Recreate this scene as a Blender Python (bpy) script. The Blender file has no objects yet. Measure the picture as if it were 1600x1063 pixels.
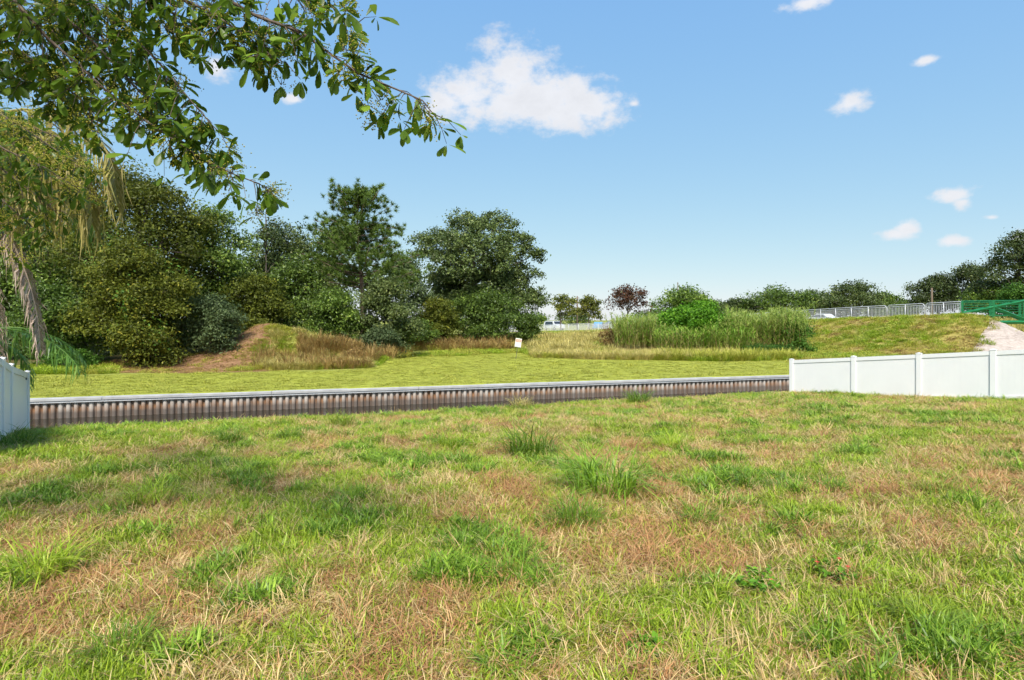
import bpy, math, random
import numpy as np
from mathutils import Vector, Matrix

# ------------------------------------------------------------------ camera, world, sun
sc = bpy.context.scene
col = sc.collection
EYE = 1.6
FPX = 889.0            # focal length in pixels of the 1600 px wide photograph
HOR = 500.0            # horizon row
R = math.radians
cam = bpy.data.cameras.new('camera'); camo = bpy.data.objects.new('camera', cam); col.objects.link(camo)
camo.location = (0, 0, EYE); camo.rotation_euler = (R(90), 0, 0)
cam.sensor_width = 36.0; cam.lens = 36.0 * FPX / 1600.0
cam.shift_y = (HOR - 531.5) / 1600.0
cam.clip_start = 0.05; cam.clip_end = 4000
sc.camera = camo
sc.view_settings.view_transform = 'Standard'; sc.view_settings.look = 'None'
sc.view_settings.exposure = 1.05; sc.view_settings.gamma = 1.0
sc.view_settings.use_curve_mapping = False
sc.cycles.max_bounces = 4; sc.cycles.diffuse_bounces = 2; sc.cycles.glossy_bounces = 2
sc.cycles.transmission_bounces = 3; sc.cycles.use_adaptive_sampling = True; sc.cycles.adaptive_threshold = 0.03; sc.cycles.transparent_max_bounces = 8

SUN_DIR = Vector((-0.03, -0.84, 1.0)).normalized()     # towards the sun
SUN_EL = math.asin(SUN_DIR.z); SUN_AZ = math.atan2(SUN_DIR.x, SUN_DIR.y)

def px(x, y, Y):
    """point at depth Y that the photograph shows at pixel x, y"""
    return np.array([(x - 800.0) / FPX * Y, Y, EYE - (y - HOR) / FPX * Y])

world = bpy.data.worlds.new('World'); sc.world = world; world.use_nodes = True
def build_world():
    nt = world.node_tree; nt.nodes.clear(); N = nt.nodes.new; L = nt.links.new
    out = N('ShaderNodeOutputWorld'); bg = N('ShaderNodeBackground')
    sky = N('ShaderNodeTexSky'); sky.sky_type = 'NISHITA'; sky.sun_disc = False
    sky.sun_elevation = SUN_EL; sky.sun_rotation = SUN_AZ
    sky.air_density = 1.0; sky.dust_density = 0.25; sky.ozone_density = 3.0; sky.altitude = 0
    tc = N('ShaderNodeTexCoord')
    sep = N('ShaderNodeSeparateXYZ'); L(tc.outputs['Generated'], sep.inputs[0])
    def m(op, a, b=None, c=None):
        n = N('ShaderNodeMath'); n.operation = op
        for i, v in enumerate((a, b, c)):
            if v is None: continue
            if isinstance(v, (int, float)): n.inputs[i].default_value = v
            else: L(v, n.inputs[i])
        return n.outputs[0]
    az = m('ARCTAN2', sep.outputs[0], sep.outputs[1])
    el = m('ARCSINE', sep.outputs[2])
    nz = N('ShaderNodeTexNoise'); nz.noise_dimensions = '3D'
    nz.inputs['Scale'].default_value = 22; nz.inputs['Detail'].default_value = 5
    nz.inputs['Roughness'].default_value = 0.62
    mp = N('ShaderNodeMapping'); mp.inputs['Scale'].default_value = (1, 1, 1.5)
    L(tc.outputs['Generated'], mp.inputs[0]); L(mp.outputs[0], nz.inputs['Vector'])
    nn = m('SUBTRACT', nz.outputs['Fac'], 0.5)
    clouds = []
    for (x, y, w, h) in [(800,126,78,62),(858,152,105,52),(735,150,82,50),(925,168,72,36),(700,160,60,32),(880,176,95,36),(900,138,40,38),(800,160,110,42),
                         (1326,162,40,26),(1488,306,58,20),(1503,316,34,24),(1415,358,34,27),(1400,366,36,16),(1488,377,42,15),
                         (338,102,34,24),(458,155,28,12),(1445,95,34,12),(990,162,16,9),(1265,4,62,14),(1590,372,30,22),(1550,340,26,10)]:
        a = math.atan2(x - 800, FPX); e = math.atan((HOR - y) / FPX * math.cos(a))
        s = math.cos(a) ** 2 / FPX
        clouds.append((a, e, w * s, h * s * 1.1))
    rnd = random.Random(5)       # the same fair-weather clouds go on all round the sky
    for i in range(9):
        a = rnd.uniform(0.9, 2 * math.pi - 0.9); a = a - 2 * math.pi if a > math.pi else a
        e = rnd.uniform(0.08, 0.9); w = rnd.uniform(0.05, 0.13)
        clouds.append((a, e, w / math.cos(e), w * 0.42))
    ae = N('ShaderNodeCombineXYZ'); L(az, ae.inputs[0]); L(el, ae.inputs[1])
    field = None
    for (a, e, w, h) in clouds:
        q = N('ShaderNodeVectorMath'); q.operation = 'MULTIPLY_ADD'; L(ae.outputs[0], q.inputs[0])
        q.inputs[1].default_value = (1/w, 1/h, 0); q.inputs[2].default_value = (-a/w, -e/h, 0)
        ln = N('ShaderNodeVectorMath'); ln.operation = 'LENGTH'; L(q.outputs[0], ln.inputs[0])
        thin = 0.0 if w > .05 else (.10 if w > .024 else .34)        # little clouds are thin ones
        lv = m('ADD', ln.outputs['Value'], thin)
        field = lv if field is None else m('MINIMUM', field, lv)
    field = m('SUBTRACT', 1.0, field)
    dens = m('ADD', field, m('MULTIPLY', nn, 2.0))
    mr = N('ShaderNodeMapRange'); mr.interpolation_type = 'SMOOTHSTEP'
    mr.inputs[1].default_value = 0.02; mr.inputs[2].default_value = 0.75
    L(dens, mr.inputs[0])
    fac = m('MULTIPLY', mr.outputs[0], 0.93)
    shade = N('ShaderNodeMapRange'); shade.inputs[1].default_value = 0.35; shade.inputs[2].default_value = 0.72
    shade.inputs[3].default_value = 0.45; shade.inputs[4].default_value = 0.405
    L(nz.outputs['Fac'], shade.inputs[0])
    ccol = N('ShaderNodeCombineColor')
    CL = 1.0
    L(m('MULTIPLY', shade.outputs[0], 0.985 * CL), ccol.inputs[0]); L(m('MULTIPLY', shade.outputs[0], 0.99 * CL), ccol.inputs[1]); L(m('MULTIPLY', shade.outputs[0], 1.03 * CL), ccol.inputs[2])
    # the sky at its own strength, clouds at theirs
    sk = N('ShaderNodeVectorMath'); sk.operation = 'SCALE'; L(sky.outputs[0], sk.inputs[0]); sk.inputs['Scale'].default_value = 0.14
    # soft shoulder per channel: the bright horizon rolls off as in the photograph
    EX = 2 ** 1.05; sp = N('ShaderNodeSeparateXYZ'); L(sk.outputs[0], sp.inputs[0]); cc = N('ShaderNodeCombineColor')
    for ch, (ref, tgt, ex) in enumerate(((.275, .232, .61), (.479, .475, .40), (.88, .845, .09))):
        v = m('POWER', m('MULTIPLY', sp.outputs[ch], EX / ref), ex)
        L(m('MULTIPLY', v, tgt / EX), cc.inputs[ch])
    mx = N('ShaderNodeMix'); mx.data_type = 'RGBA'
    L(fac, mx.inputs[0]); L(cc.outputs[0], mx.inputs[6]); L(ccol.outputs[0], mx.inputs[7])
    L(mx.outputs[2], bg.inputs[0]); bg.inputs[1].default_value = 1.0
    L(bg.outputs[0], out.inputs[0])
build_world()
world.cycles.sampling_method = 'NONE'       # a smooth bright dome: found by the bounced rays themselves

sun = bpy.data.lights.new('sun', 'SUN'); suno = bpy.data.objects.new('sun', sun); col.objects.link(suno)
sun.energy = 3.2; sun.angle = R(16); sun.color = (1.0, 0.95, 0.87)
suno.rotation_euler = SUN_DIR.to_track_quat('Z', 'Y').to_euler()

# ------------------------------------------------------------------ helpers
rng = np.random.default_rng(11)
random.seed(3)

def tag(o, label=None, cat=None, group=None, kind=None):
    if label: o['label'] = label
    if cat: o['category'] = cat
    if group: o['group'] = group
    if kind: o['kind'] = kind
    return o
def empty(name, loc, rz=0.0):
    o = bpy.data.objects.new(name, None); col.objects.link(o)
    o.location = loc; o.rotation_euler = (0, 0, rz); o.empty_display_size = 0.2
    return o
def link(name, me, parent=None, loc=None, rot=None):
    o = bpy.data.objects.new(name, me); col.objects.link(o)
    if parent is not None: o.parent = parent
    if loc is not None: o.location = loc
    if rot is not None: o.rotation_euler = rot
    return o

def fbm(x, y, scale, seed=0, octaves=4):
    x = np.asarray(x, float) / scale; y = np.asarray(y, float) / scale
    out = 0; amp = 1.0; tot = 0
    for o in range(octaves):
        xi = np.floor(x).astype(np.int64); yi = np.floor(y).astype(np.int64)
        fx = x - xi; fy = y - yi; fx = fx*fx*(3-2*fx); fy = fy*fy*(3-2*fy)
        def h(a, b):
            n = (a * 374761393 + b * 668265263 + (seed + o * 17) * 974711) & 0x7fffffff
            n = ((n ^ (n >> 13)) * 1274126177) & 0x7fffffff
            n = n ^ (n >> 16)
            return (n & 0xffff) / 65535.0
        v = (h(xi, yi)*(1-fx)+h(xi+1, yi)*fx)*(1-fy) + (h(xi, yi+1)*(1-fx)+h(xi+1, yi+1)*fx)*fy
        out = out + v*amp; tot += amp; amp *= 0.5; x = x*2.03+7.1; y = y*2.03+3.7
    return out / tot          # 0..1

class MB:
    """collects numpy vertex / face blocks, builds ONE mesh"""
    def __init__(s): s.v = []; s.q = []; s.t = []; s.n = 0; s.r = []
    def add(s, verts, quads=None, tris=None, rnd=None):
        verts = np.asarray(verts, float).reshape(-1, 3)
        if quads is not None and len(quads): s.q.append(np.asarray(quads, int).reshape(-1, 4) + s.n)
        if tris is not None and len(tris): s.t.append(np.asarray(tris, int).reshape(-1, 3) + s.n)
        s.v.append(verts); s.n += len(verts)
        if rnd is None: rnd = np.full(len(verts), 0.5)
        s.r.append(np.broadcast_to(np.asarray(rnd, float), (len(verts),)))
    def mesh(s, name, mat=None, smooth=False):
        me = bpy.data.meshes.new(name)
        V = np.concatenate(s.v) if s.v else np.zeros((0, 3))
        Q = np.concatenate(s.q) if s.q else np.zeros((0, 4), int)
        T = np.concatenate(s.t) if s.t else np.zeros((0, 3), int)
        nl = Q.size + T.size; npoly = len(Q) + len(T)
        me.vertices.add(len(V)); me.vertices.foreach_set('co', V.astype(np.float32).ravel())
        me.loops.add(nl); me.loops.foreach_set('vertex_index', np.concatenate([Q.ravel(), T.ravel()]).astype(np.int32))
        me.polygons.add(npoly)
        st = np.concatenate([np.arange(len(Q))*4, len(Q)*4 + np.arange(len(T))*3]).astype(np.int32)
        me.polygons.foreach_set('loop_start', st)
        me.polygons.foreach_set('use_smooth', np.full(npoly, bool(smooth)))
        a = me.attributes.new('rnd', 'FLOAT', 'POINT'); a.data.foreach_set('value', np.concatenate(s.r).astype(np.float32) if s.r else np.zeros(0, np.float32))
        if mat is not None: me.materials.append(mat)
        me.update(calc_edges=True)
        return me
    def obj(s, name, mat=None, parent=None, smooth=False, loc=None, rot=None):
        return link(name, s.mesh(name, mat, smooth), parent, loc, rot)
    def box(s, c, h, rz=0.0, rnd=None):
        c = np.asarray(c, float); h = np.asarray(h, float)
        S = np.array([[-1,-1,-1],[1,-1,-1],[1,1,-1],[-1,1,-1],[-1,-1,1],[1,-1,1],[1,1,1],[-1,1,1]], float)*h
        ca, sa = math.cos(rz), math.sin(rz)
        S = np.stack([S[:,0]*ca-S[:,1]*sa, S[:,0]*sa+S[:,1]*ca, S[:,2]], 1) + c
        s.add(S, [[0,3,2,1],[4,5,6,7],[0,1,5,4],[1,2,6,5],[2,3,7,6],[3,0,4,7]], rnd=rnd)
    def bevel_box(s, c, h, b, rz=0.0):
        """box with chamfered vertical edges and top edge"""
        hx, hy, hz = h
        def ring(ix, iy, cb):
            x, y = hx-ix, hy-iy; cb = min(cb, x*.9, y*.9)
            return [(-x+cb,-y),(x-cb,-y),(x,-y+cb),(x,y-cb),(x-cb,y),(-x+cb,y),(-x,y-cb),(-x,-y+cb)]
        V = []
        for z, ins in ((-hz,0),(hz-b,0),(hz,b)):
            V += [(p[0],p[1],z) for p in ring(ins, ins, b)]
        V = np.array(V); ca, sa = math.cos(rz), math.sin(rz)
        V = np.stack([V[:,0]*ca-V[:,1]*sa, V[:,0]*sa+V[:,1]*ca, V[:,2]], 1) + np.asarray(c, float)
        Q = [[k*8+i, k*8+(i+1)%8, (k+1)*8+(i+1)%8, (k+1)*8+i] for k in range(2) for i in range(8)]
        n0 = 16; Q += [[n0,n0+1,n0+2,n0+3],[n0,n0+3,n0+4,n0+7],[n0+4,n0+5,n0+6,n0+7]]
        Q += [[3,2,1,0],[7,4,3,0],[7,6,5,4]]
        s.add(V, Q)
    def tube(s, pts, radii, seg=6, rnd=None, cap=True):
        pts = np.asarray(pts, float); n = len(pts); radii = np.broadcast_to(np.asarray(radii, float), (n,))
        tan = np.gradient(pts, axis=0); tan /= np.linalg.norm(tan, axis=1)[:, None] + 1e-9
        ref = np.array([0.31, 0.17, 0.93]); 
        if abs(np.dot(tan[0], ref)) > 0.9: ref = np.array([1.0, 0.1, 0.05])
        u = np.cross(tan, ref); u /= np.linalg.norm(u, axis=1)[:, None] + 1e-9
        w = np.cross(tan, u)
        a = np.linspace(0, 2*math.pi, seg, endpoint=False)
        V = pts[:, None, :] + radii[:, None, None]*(np.cos(a)[None, :, None]*u[:, None, :] + np.sin(a)[None, :, None]*w[:, None, :])
        V = V.reshape(-1, 3); Q = []
        for k in range(n-1):
            for i in range(seg):
                Q.append([k*seg+i, k*seg+(i+1) % seg, (k+1)*seg+(i+1) % seg, (k+1)*seg+i])
        T = []
        if cap:
            V = np.concatenate([V, pts[:1], pts[-1:]]); a0 = n*seg
            for i in range(seg):
                T.append([(i+1) % seg, i, a0]); T.append([(n-1)*seg+i, (n-1)*seg+(i+1) % seg, a0+1])
        s.add(V, Q, T, rnd)

def unit(a): return a / (np.linalg.norm(a, axis=-1, keepdims=True) + 1e-9)

# ------------------------------------------------------------------ materials
MATS = {}
def newmat(name):
    m = bpy.data.materials.new(name); m.use_nodes = True
    nt = m.node_tree; nt.nodes.clear()
    out = nt.nodes.new('ShaderNodeOutputMaterial')
    return m, nt, nt.nodes.new, nt.links.new, out
def principled(N, rough=0.6, spec=0.3, metal=0.0):
    p = N('ShaderNodeBsdfPrincipled'); p.inputs['Roughness'].default_value = rough
    p.inputs['Specular IOR Level'].default_value = spec; p.inputs['Metallic'].default_value = metal
    return p
def ramp(N, stops):
    r = N('ShaderNodeValToRGB'); e = r.color_ramp.elements
    while len(e) < len(stops): e.new(0.5)
    for i, (p, c) in enumerate(stops):
        e[i].position = p; e[i].color = (*c, 1)
    return r
def noise(N, L, scale, detail=4, rough=0.55, vec=None, coord='Object'):
    n = N('ShaderNodeTexNoise'); n.inputs['Scale'].default_value = scale
    n.inputs['Detail'].default_value = detail; n.inputs['Roughness'].default_value = rough
    if vec is None:
        t = N('ShaderNodeTexCoord'); vec = t.outputs[coord]
    L(vec, n.inputs['Vector']); return n

def leaf_mat(name, stops, trans=0.3, rough=0.5, spec=0.25, objvar=0.25):
    """foliage: colour varies leaf by leaf (rnd attribute) and thing by thing"""
    m, nt, N, L, out = newmat(name)
    at = N('ShaderNodeAttribute'); at.attribute_name = 'rnd'
    oi = N('ShaderNodeObjectInfo')
    r = ramp(N, stops); L(at.outputs['Fac'], r.inputs[0])
    hv = N('ShaderNodeHueSaturation')
    mr = N('ShaderNodeMapRange'); mr.inputs[3].default_value = 1-objvar; mr.inputs[4].default_value = 1+objvar
    L(oi.outputs['Random'], mr.inputs[0]); L(mr.outputs[0], hv.inputs['Value']); L(r.outputs[0], hv.inputs['Color'])
    p = principled(N, rough, spec); L(hv.outputs[0], p.inputs['Base Color'])
    t = N('ShaderNodeBsdfTranslucent'); L(hv.outputs[0], t.inputs[0])
    mx = N('ShaderNodeMixShader'); mx.inputs[0].default_value = trans
    L(p.outputs[0], mx.inputs[1]); L(t.outputs[0], mx.inputs[2]); L(mx.outputs[0], out.inputs[0])
    MATS[name] = m; return m
def simple(name, c, rough=0.6, spec=0.3, metal=0.0, var=0.12, scale=3.0, bump=0.0, bscale=60):
    m, nt, N, L, out = newmat(name)
    n = noise(N, L, scale, 5)
    a = tuple(max(0, v*(1-var)) for v in c); b = tuple(min(1, v*(1+var)) for v in c)
    r = ramp(N, [(0.3, a), (0.7, b)]); L(n.outputs['Fac'], r.inputs[0])
    p = principled(N, rough, spec, metal); L(r.outputs[0], p.inputs['Base Color'])
    if bump:
        n2 = noise(N, L, bscale, 4); bp = N('ShaderNodeBump'); bp.inputs['Strength'].default_value = bump
        bp.inputs['Distance'].default_value = 0.02
        L(n2.outputs['Fac'], bp.inputs['Height']); L(bp.outputs[0], p.inputs['Normal'])
    L(p.outputs[0], out.inputs[0]); MATS[name] = m; return m

# foliage sets
leaf_mat('oak_leaf', [(0,(.044,.064,.015)),(.5,(.102,.142,.036)),(.85,(.175,.220,.060)),(1,(.25,.28,.085))], .26, .42, .35)
leaf_mat('dark_leaf', [(0,(.046,.080,.012)),(.5,(.115,.182,.026)),(.85,(.205,.290,.042)),(1,(.31,.38,.07))], .30, .42, .35)
leaf_mat('olive_leaf', [(0,(.070,.088,.009)),(.5,(.170,.198,.022)),(.85,(.29,.31,.036)),(1,(.48,.42,.055))], .30)
leaf_mat('green_leaf', [(0,(.040,.095,.012)),(.5,(.085,.185,.022)),(1,(.17,.31,.042))], .32)
leaf_mat('bright_leaf', [(0,(.055,.15,.008)),(.5,(.11,.27,.014)),(1,(.22,.42,.03))], .34)
leaf_mat('grey_leaf', [(0,(.050,.074,.026)),(.5,(.100,.140,.052)),(1,(.175,.225,.085))], .25)
leaf_mat('yellow_leaf', [(0,(.075,.095,.016)),(.5,(.16,.18,.028)),(1,(.30,.27,.045))], .3)
leaf_mat('rust_leaf', [(0,(.055,.026,.014)),(.6,(.135,.060,.030)),(.85,(.19,.085,.04)),(1,(.12,.12,.04))], .2)
leaf_mat('brown_weed', [(0,(.19,.105,.034)),(.5,(.37,.235,.078)),(.85,(.48,.36,.12)),(1,(.34,.36,.08))], .28)
leaf_mat('pine_needle', [(0,(.060,.100,.016)),(.5,(.115,.180,.028)),(1,(.19,.28,.045))], .2, .45)
leaf_mat('moss_strand', [(0,(.16,.18,.14)),(1,(.30,.32,.26))], .2)
leaf_mat('palm_green', [(0,(.055,.13,.02)),(.55,(.12,.24,.035)),(1,(.30,.38,.08))], .3, .4, .4)
leaf_mat('palm_straw', [(0,(.22,.22,.05)),(.45,(.42,.35,.10)),(1,(.62,.50,.24))], .28, .55)
leaf_mat('palm_dead', [(0,(.26,.19,.14)),(.5,(.44,.33,.25)),(1,(.58,.46,.37))], .2, .7)
leaf_mat('yard_leaf', [(0,(.055,.105,.010)),(.5,(.135,.235,.020)),(1,(.26,.37,.040))], .52, .35, .35, 0.35)
leaf_mat('seed_head', [(0,(.28,.28,.03)),(.5,(.48,.45,.06)),(1,(.58,.46,.10))], .3)
# grasses
leaf_mat('grass_green', [(0,(.145,.205,.012)),(.5,(.31,.42,.026)),(.85,(.45,.545,.055)),(1,(.57,.56,.12))], .36, .42, .35, .28)
leaf_mat('grass_deep', [(0,(.085,.155,.010)),(.5,(.175,.305,.020)),(1,(.35,.48,.055))], .34, .42, .35, .25)
leaf_mat('grass_olive', [(0,(.24,.25,.026)),(.5,(.43,.43,.055)),(1,(.60,.55,.13))], .34, .5, .3, .22)
leaf_mat('grass_straw', [(0,(.36,.22,.085)),(.5,(.62,.44,.19)),(1,(.80,.64,.34))], .24, .6, .25, .25)
leaf_mat('grass_rust', [(0,(.25,.105,.042)),(.5,(.48,.25,.105)),(1,(.63,.41,.19))], .22, .65, .2, .25)
leaf_mat('grass_mown', [(0,(.26,.285,.038)),(.5,(.375,.385,.062)),(1,(.47,.455,.095))], .3, .5, .25, .14)
leaf_mat('grass_tall', [(0,(.30,.27,.055)),(.5,(.55,.46,.135)),(1,(.72,.60,.26))], .3, .55, .25, .25)
leaf_mat('reed', [(0,(.10,.19,.020)),(.45,(.22,.37,.038)),(.8,(.38,.44,.09)),(1,(.48,.36,.14))], .3, .5, .3, .2)
leaf_mat('reed_plume', [(0,(.30,.38,.07)),(1,(.50,.56,.15))], .35, .5, .3, .2)
leaf_mat('reed_cane', [(0,(.20,.14,.05)),(.5,(.36,.28,.10)),(1,(.44,.38,.16))], .1, .6)

def bark(name, a, b):
    m, nt, N, L, out = newmat(name)
    t = N('ShaderNodeTexCoord'); mp = N('ShaderNodeMapping'); mp.inputs['Scale'].default_value = (1, 1, 0.22)
    L(t.outputs['Object'], mp.inputs[0])
    n = noise(N, L, 14, 6, .65, mp.outputs[0]); r = ramp(N, [(.3, a), (.7, b)]); L(n.outputs['Fac'], r.inputs[0])
    p = principled(N, .85, .15); L(r.outputs[0], p.inputs['Base Color'])
    bp = N('ShaderNodeBump'); bp.inputs['Strength'].default_value = .7; bp.inputs['Distance'].default_value = .03
    L(n.outputs['Fac'], bp.inputs['Height']); L(bp.outputs[0], p.inputs['Normal']); L(p.outputs[0], out.inputs[0])
    MATS[name] = m
bark('bark_grey', (.07,.055,.042), (.19,.16,.13))
bark('bark_pine', (.10,.060,.040), (.26,.19,.145))
bark('bark_yard', (.08,.055,.040), (.20,.155,.12))
bark('bark_palm', (.13,.11,.09), (.27,.24,.20))

simple('vinyl_white', (.80,.785,.76), .38, .4, 0, .03, 1.2)
simple('cap_concrete', (.38,.375,.37), .7, .25, 0, .16, 2.5, .15, 40)
simple('steel_grey', (.56,.56,.57), .45, .5, .15, .1, 4)
simple('bridge_green', (.012,.155,.052), .42, .45, 0, .14, 2.0)
simple('concrete', (.36,.32,.28), .85, .2, 0, .2, 1.6, .3, 30)
simple('asphalt', (.085,.083,.080), .9, .2, 0, .2, .6, .2, 20)
simple('wood_pole', (.16,.12,.085), .85, .2, 0, .2, 3)
simple('tyre', (.02,.02,.02), .85, .2)
simple('glass_dark', (.03,.035,.04), .12, .6, 0, .1)
simple('paint_white', (.62,.63,.65), .3, .5, 0, .03)
simple('paint_blue', (.10,.30,.52), .3, .5, 0, .05)
simple('paint_grey', (.20,.21,.23), .3, .5, .2, .05)
simple('paint_silver', (.42,.44,.46), .3, .5, .3, .05)
simple('sign_white', (.74,.72,.64), .5, .3, 0, .04)
simple('sign_red', (.62,.15,.085), .5, .3, 0, .10)
simple('sign_dark', (.10,.11,.16), .6, .3, 0, .10)
simple('post_metal', (.16,.15,.10), .6, .4, .3, .2)
simple('lamp_red', (.35,.02,.02), .3, .5)
simple('lamp_clear', (.6,.6,.58), .2, .5)
simple('petal_red', (.55,.06,.05), .5, .3)
simple('dark_bracket', (.10,.10,.11), .6, .3)

def sheet_mat():
    m, nt, N, L, out = newmat('sheet_pile')
    geo = N('ShaderNodeNewGeometry'); sep = N('ShaderNodeSeparateXYZ'); L(geo.outputs['Position'], sep.inputs[0])
    at = N('ShaderNodeAttribute'); at.attribute_name = 'rnd'          # 0 in the pan, 1 on the ridge
    oi = N('ShaderNodeObjectInfo')
    n = N('ShaderNodeTexNoise'); n.inputs['Scale'].default_value = 5; n.inputs['Detail'].default_value = 6; n.inputs['Roughness'].default_value = .65
    mp = N('ShaderNodeMapping'); mp.inputs['Scale'].default_value = (1, 1, .35); L(geo.outputs['Position'], mp.inputs[0]); L(mp.outputs[0], n.inputs['Vector'])
    base = ramp(N, [(.3, (.43,.385,.34)), (.7, (.56,.51,.46))]); L(n.outputs['Fac'], base.inputs[0])
    rust = ramp(N, [(.3, (.13,.070,.042)), (.7, (.31,.165,.085))]); L(n.outputs['Fac'], rust.inputs[0])
    # rust band: stains collected above the water and in the pans
    def mth(op, a, b):
        k = N('ShaderNodeMath'); k.operation = op
        for i, v in enumerate((a, b)):
            if isinstance(v, (int, float)): k.inputs[i].default_value = v
            else: L(v, k.inputs[i])
        return k.outputs[0]
    hz = N('ShaderNodeMapRange'); hz.inputs[1].default_value = -1.02; hz.inputs[2].default_value = -1.22; hz.inputs[3].default_value = 0; hz.inputs[4].default_value = .55
    L(sep.outputs[2], hz.inputs[0])
    inv = mth('SUBTRACT', 1.0, at.outputs['Fac'])
    f = mth('ADD', mth('MULTIPLY', inv, .42), hz.outputs[0])
    f = mth('ADD', f, mth('MULTIPLY', mth('SUBTRACT', n.outputs['Fac'], .5), 1.6))
    f = mth('ADD', f, mth('MULTIPLY', mth('SUBTRACT', oi.outputs['Random'], .5), .6))
    fc = N('ShaderNodeClamp'); L(f, fc.inputs[0])
    mx = N('ShaderNodeMix'); mx.data_type = 'RGBA'; L(fc.outputs[0], mx.inputs[0]); L(base.outputs[0], mx.inputs[6]); L(rust.outputs[0], mx.inputs[7])
    # algae near the waterline
    al = N('ShaderNodeMapRange'); al.inputs[1].default_value = -1.22; al.inputs[2].default_value = -1.34; al.inputs[3].default_value = 0; al.inputs[4].default_value = .8
    L(mth('ADD', sep.outputs[2], mth('MULTIPLY', mth('SUBTRACT', n.outputs['Fac'], .5), .14)), al.inputs[0])
    mx2 = N('ShaderNodeMix'); mx2.data_type = 'RGBA'; L(al.outputs[0], mx2.inputs[0]); L(mx.outputs[2], mx2.inputs[6]); mx2.inputs[7].default_value = (.10,.085,.075,1)
    p = principled(N, .75, .2); L(mx2.outputs[2], p.inputs['Base Color'])
    bp = N('ShaderNodeBump'); bp.inputs['Strength'].default_value = .3; bp.inputs['Distance'].default_value = .01
    L(n.outputs['Fac'], bp.inputs['Height']); L(bp.outputs[0], p.inputs['Normal']); L(p.outputs[0], out.inputs[0])
    MATS['sheet_pile'] = m
sheet_mat()

def water_mat():
    m, nt, N, L, out = newmat('water')
    p = principled(N, .06, .5); p.inputs['Base Color'].default_value = (.030,.026,.018,1); p.inputs['IOR'].default_value = 1.33
    t = N('ShaderNodeTexCoord'); mp = N('ShaderNodeMapping'); mp.inputs['Scale'].default_value = (1, 2.2, 1); L(t.outputs['Object'], mp.inputs[0])
    n = noise(N, L, 2.6, 5, .55, mp.outputs[0]); bp = N('ShaderNodeBump'); bp.inputs['Strength'].default_value = .20; bp.inputs['Distance'].default_value = .06
    L(n.outputs['Fac'], bp.inputs['Height']); L(bp.outputs[0], p.inputs['Normal']); L(p.outputs[0], out.inputs[0])
    MATS['water'] = m
water_mat()

def soil_mat(name, attr_cols, detail_scale=9.0):
    """ground: blends ground covers by vertex weights w1..w4 with broken edges"""
    m, nt, N, L, out = newmat(name)
    t = N('ShaderNodeTexCoord')
    n1 = noise(N, L, detail_scale, 8, .68, t.outputs['Object']); n2 = noise(N, L, .7, 5, .6, t.outputs['Object'])
    n3 = noise(N, L, 2.4, 6, .65, t.outputs['Object'])
    cur = None
    for i, (wname, a, b) in enumerate(attr_cols):
        r = ramp(N, [(.28, a), (.72, b)]); L(n1.outputs['Fac'], r.inputs[0])
        if cur is None: cur = r.outputs[0]; continue
        at = N('ShaderNodeAttribute'); at.attribute_name = wname
        ad = N('ShaderNodeMath'); ad.operation = 'MULTIPLY_ADD'; L(n3.outputs['Fac'], ad.inputs[0]); ad.inputs[1].default_value = .9
        sb = N('ShaderNodeMath'); sb.operation = 'SUBTRACT'; L(at.outputs['Fac'], sb.inputs[0]); sb.inputs[1].default_value = .45
        L(sb.outputs[0], ad.inputs[2])
        mr = N('ShaderNodeMapRange'); mr.interpolation_type = 'SMOOTHSTEP'; mr.inputs[1].default_value = .25; mr.inputs[2].default_value = .7; L(ad.outputs[0], mr.inputs[0])
        mx = N('ShaderNodeMix'); mx.data_type = 'RGBA'; L(mr.outputs[0], mx.inputs[0]); L(cur, mx.inputs[6]); L(r.outputs[0], mx.inputs[7]); cur = mx.outputs[2]
    hv = N('ShaderNodeHueSaturation'); mr = N('ShaderNodeMapRange'); mr.inputs[1].default_value = .3; mr.inputs[2].default_value = .7; mr.inputs[3].default_value = .84; mr.inputs[4].default_value = 1.14
    L(n2.outputs['Fac'], mr.inputs[0]); L(mr.outputs[0], hv.inputs['Value']); L(cur, hv.inputs['Color'])
    p = principled(N, .9, .12); L(hv.outputs[0], p.inputs['Base Color'])
    bp = N('ShaderNodeBump'); bp.inputs['Strength'].default_value = .8; bp.inputs['Distance'].default_value = .05
    L(n1.outputs['Fac'], bp.inputs['Height']); L(bp.outputs[0], p.inputs['Normal']); L(p.outputs[0], out.inputs[0])
    MATS[name] = m
soil_mat('yard_soil', [('', (.075,.042,.022), (.24,.15,.07)), ('w1', (.065,.075,.014), (.19,.20,.035)), ('w2', (.06,.030,.017), (.19,.095,.05))], 16)
soil_mat('far_soil', [('', (.17,.19,.030), (.32,.32,.07)), ('w1', (.275,.295,.038), (.375,.385,.058)), ('w2', (.16,.080,.042), (.36,.215,.115)), ('w3', (.075,.065,.025), (.16,.14,.05)), ('w4', (.24,.21,.05), (.42,.33,.10))], 7)
soil_mat('gravel', [('', (.30,.24,.20), (.56,.47,.40))], 5)

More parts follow.
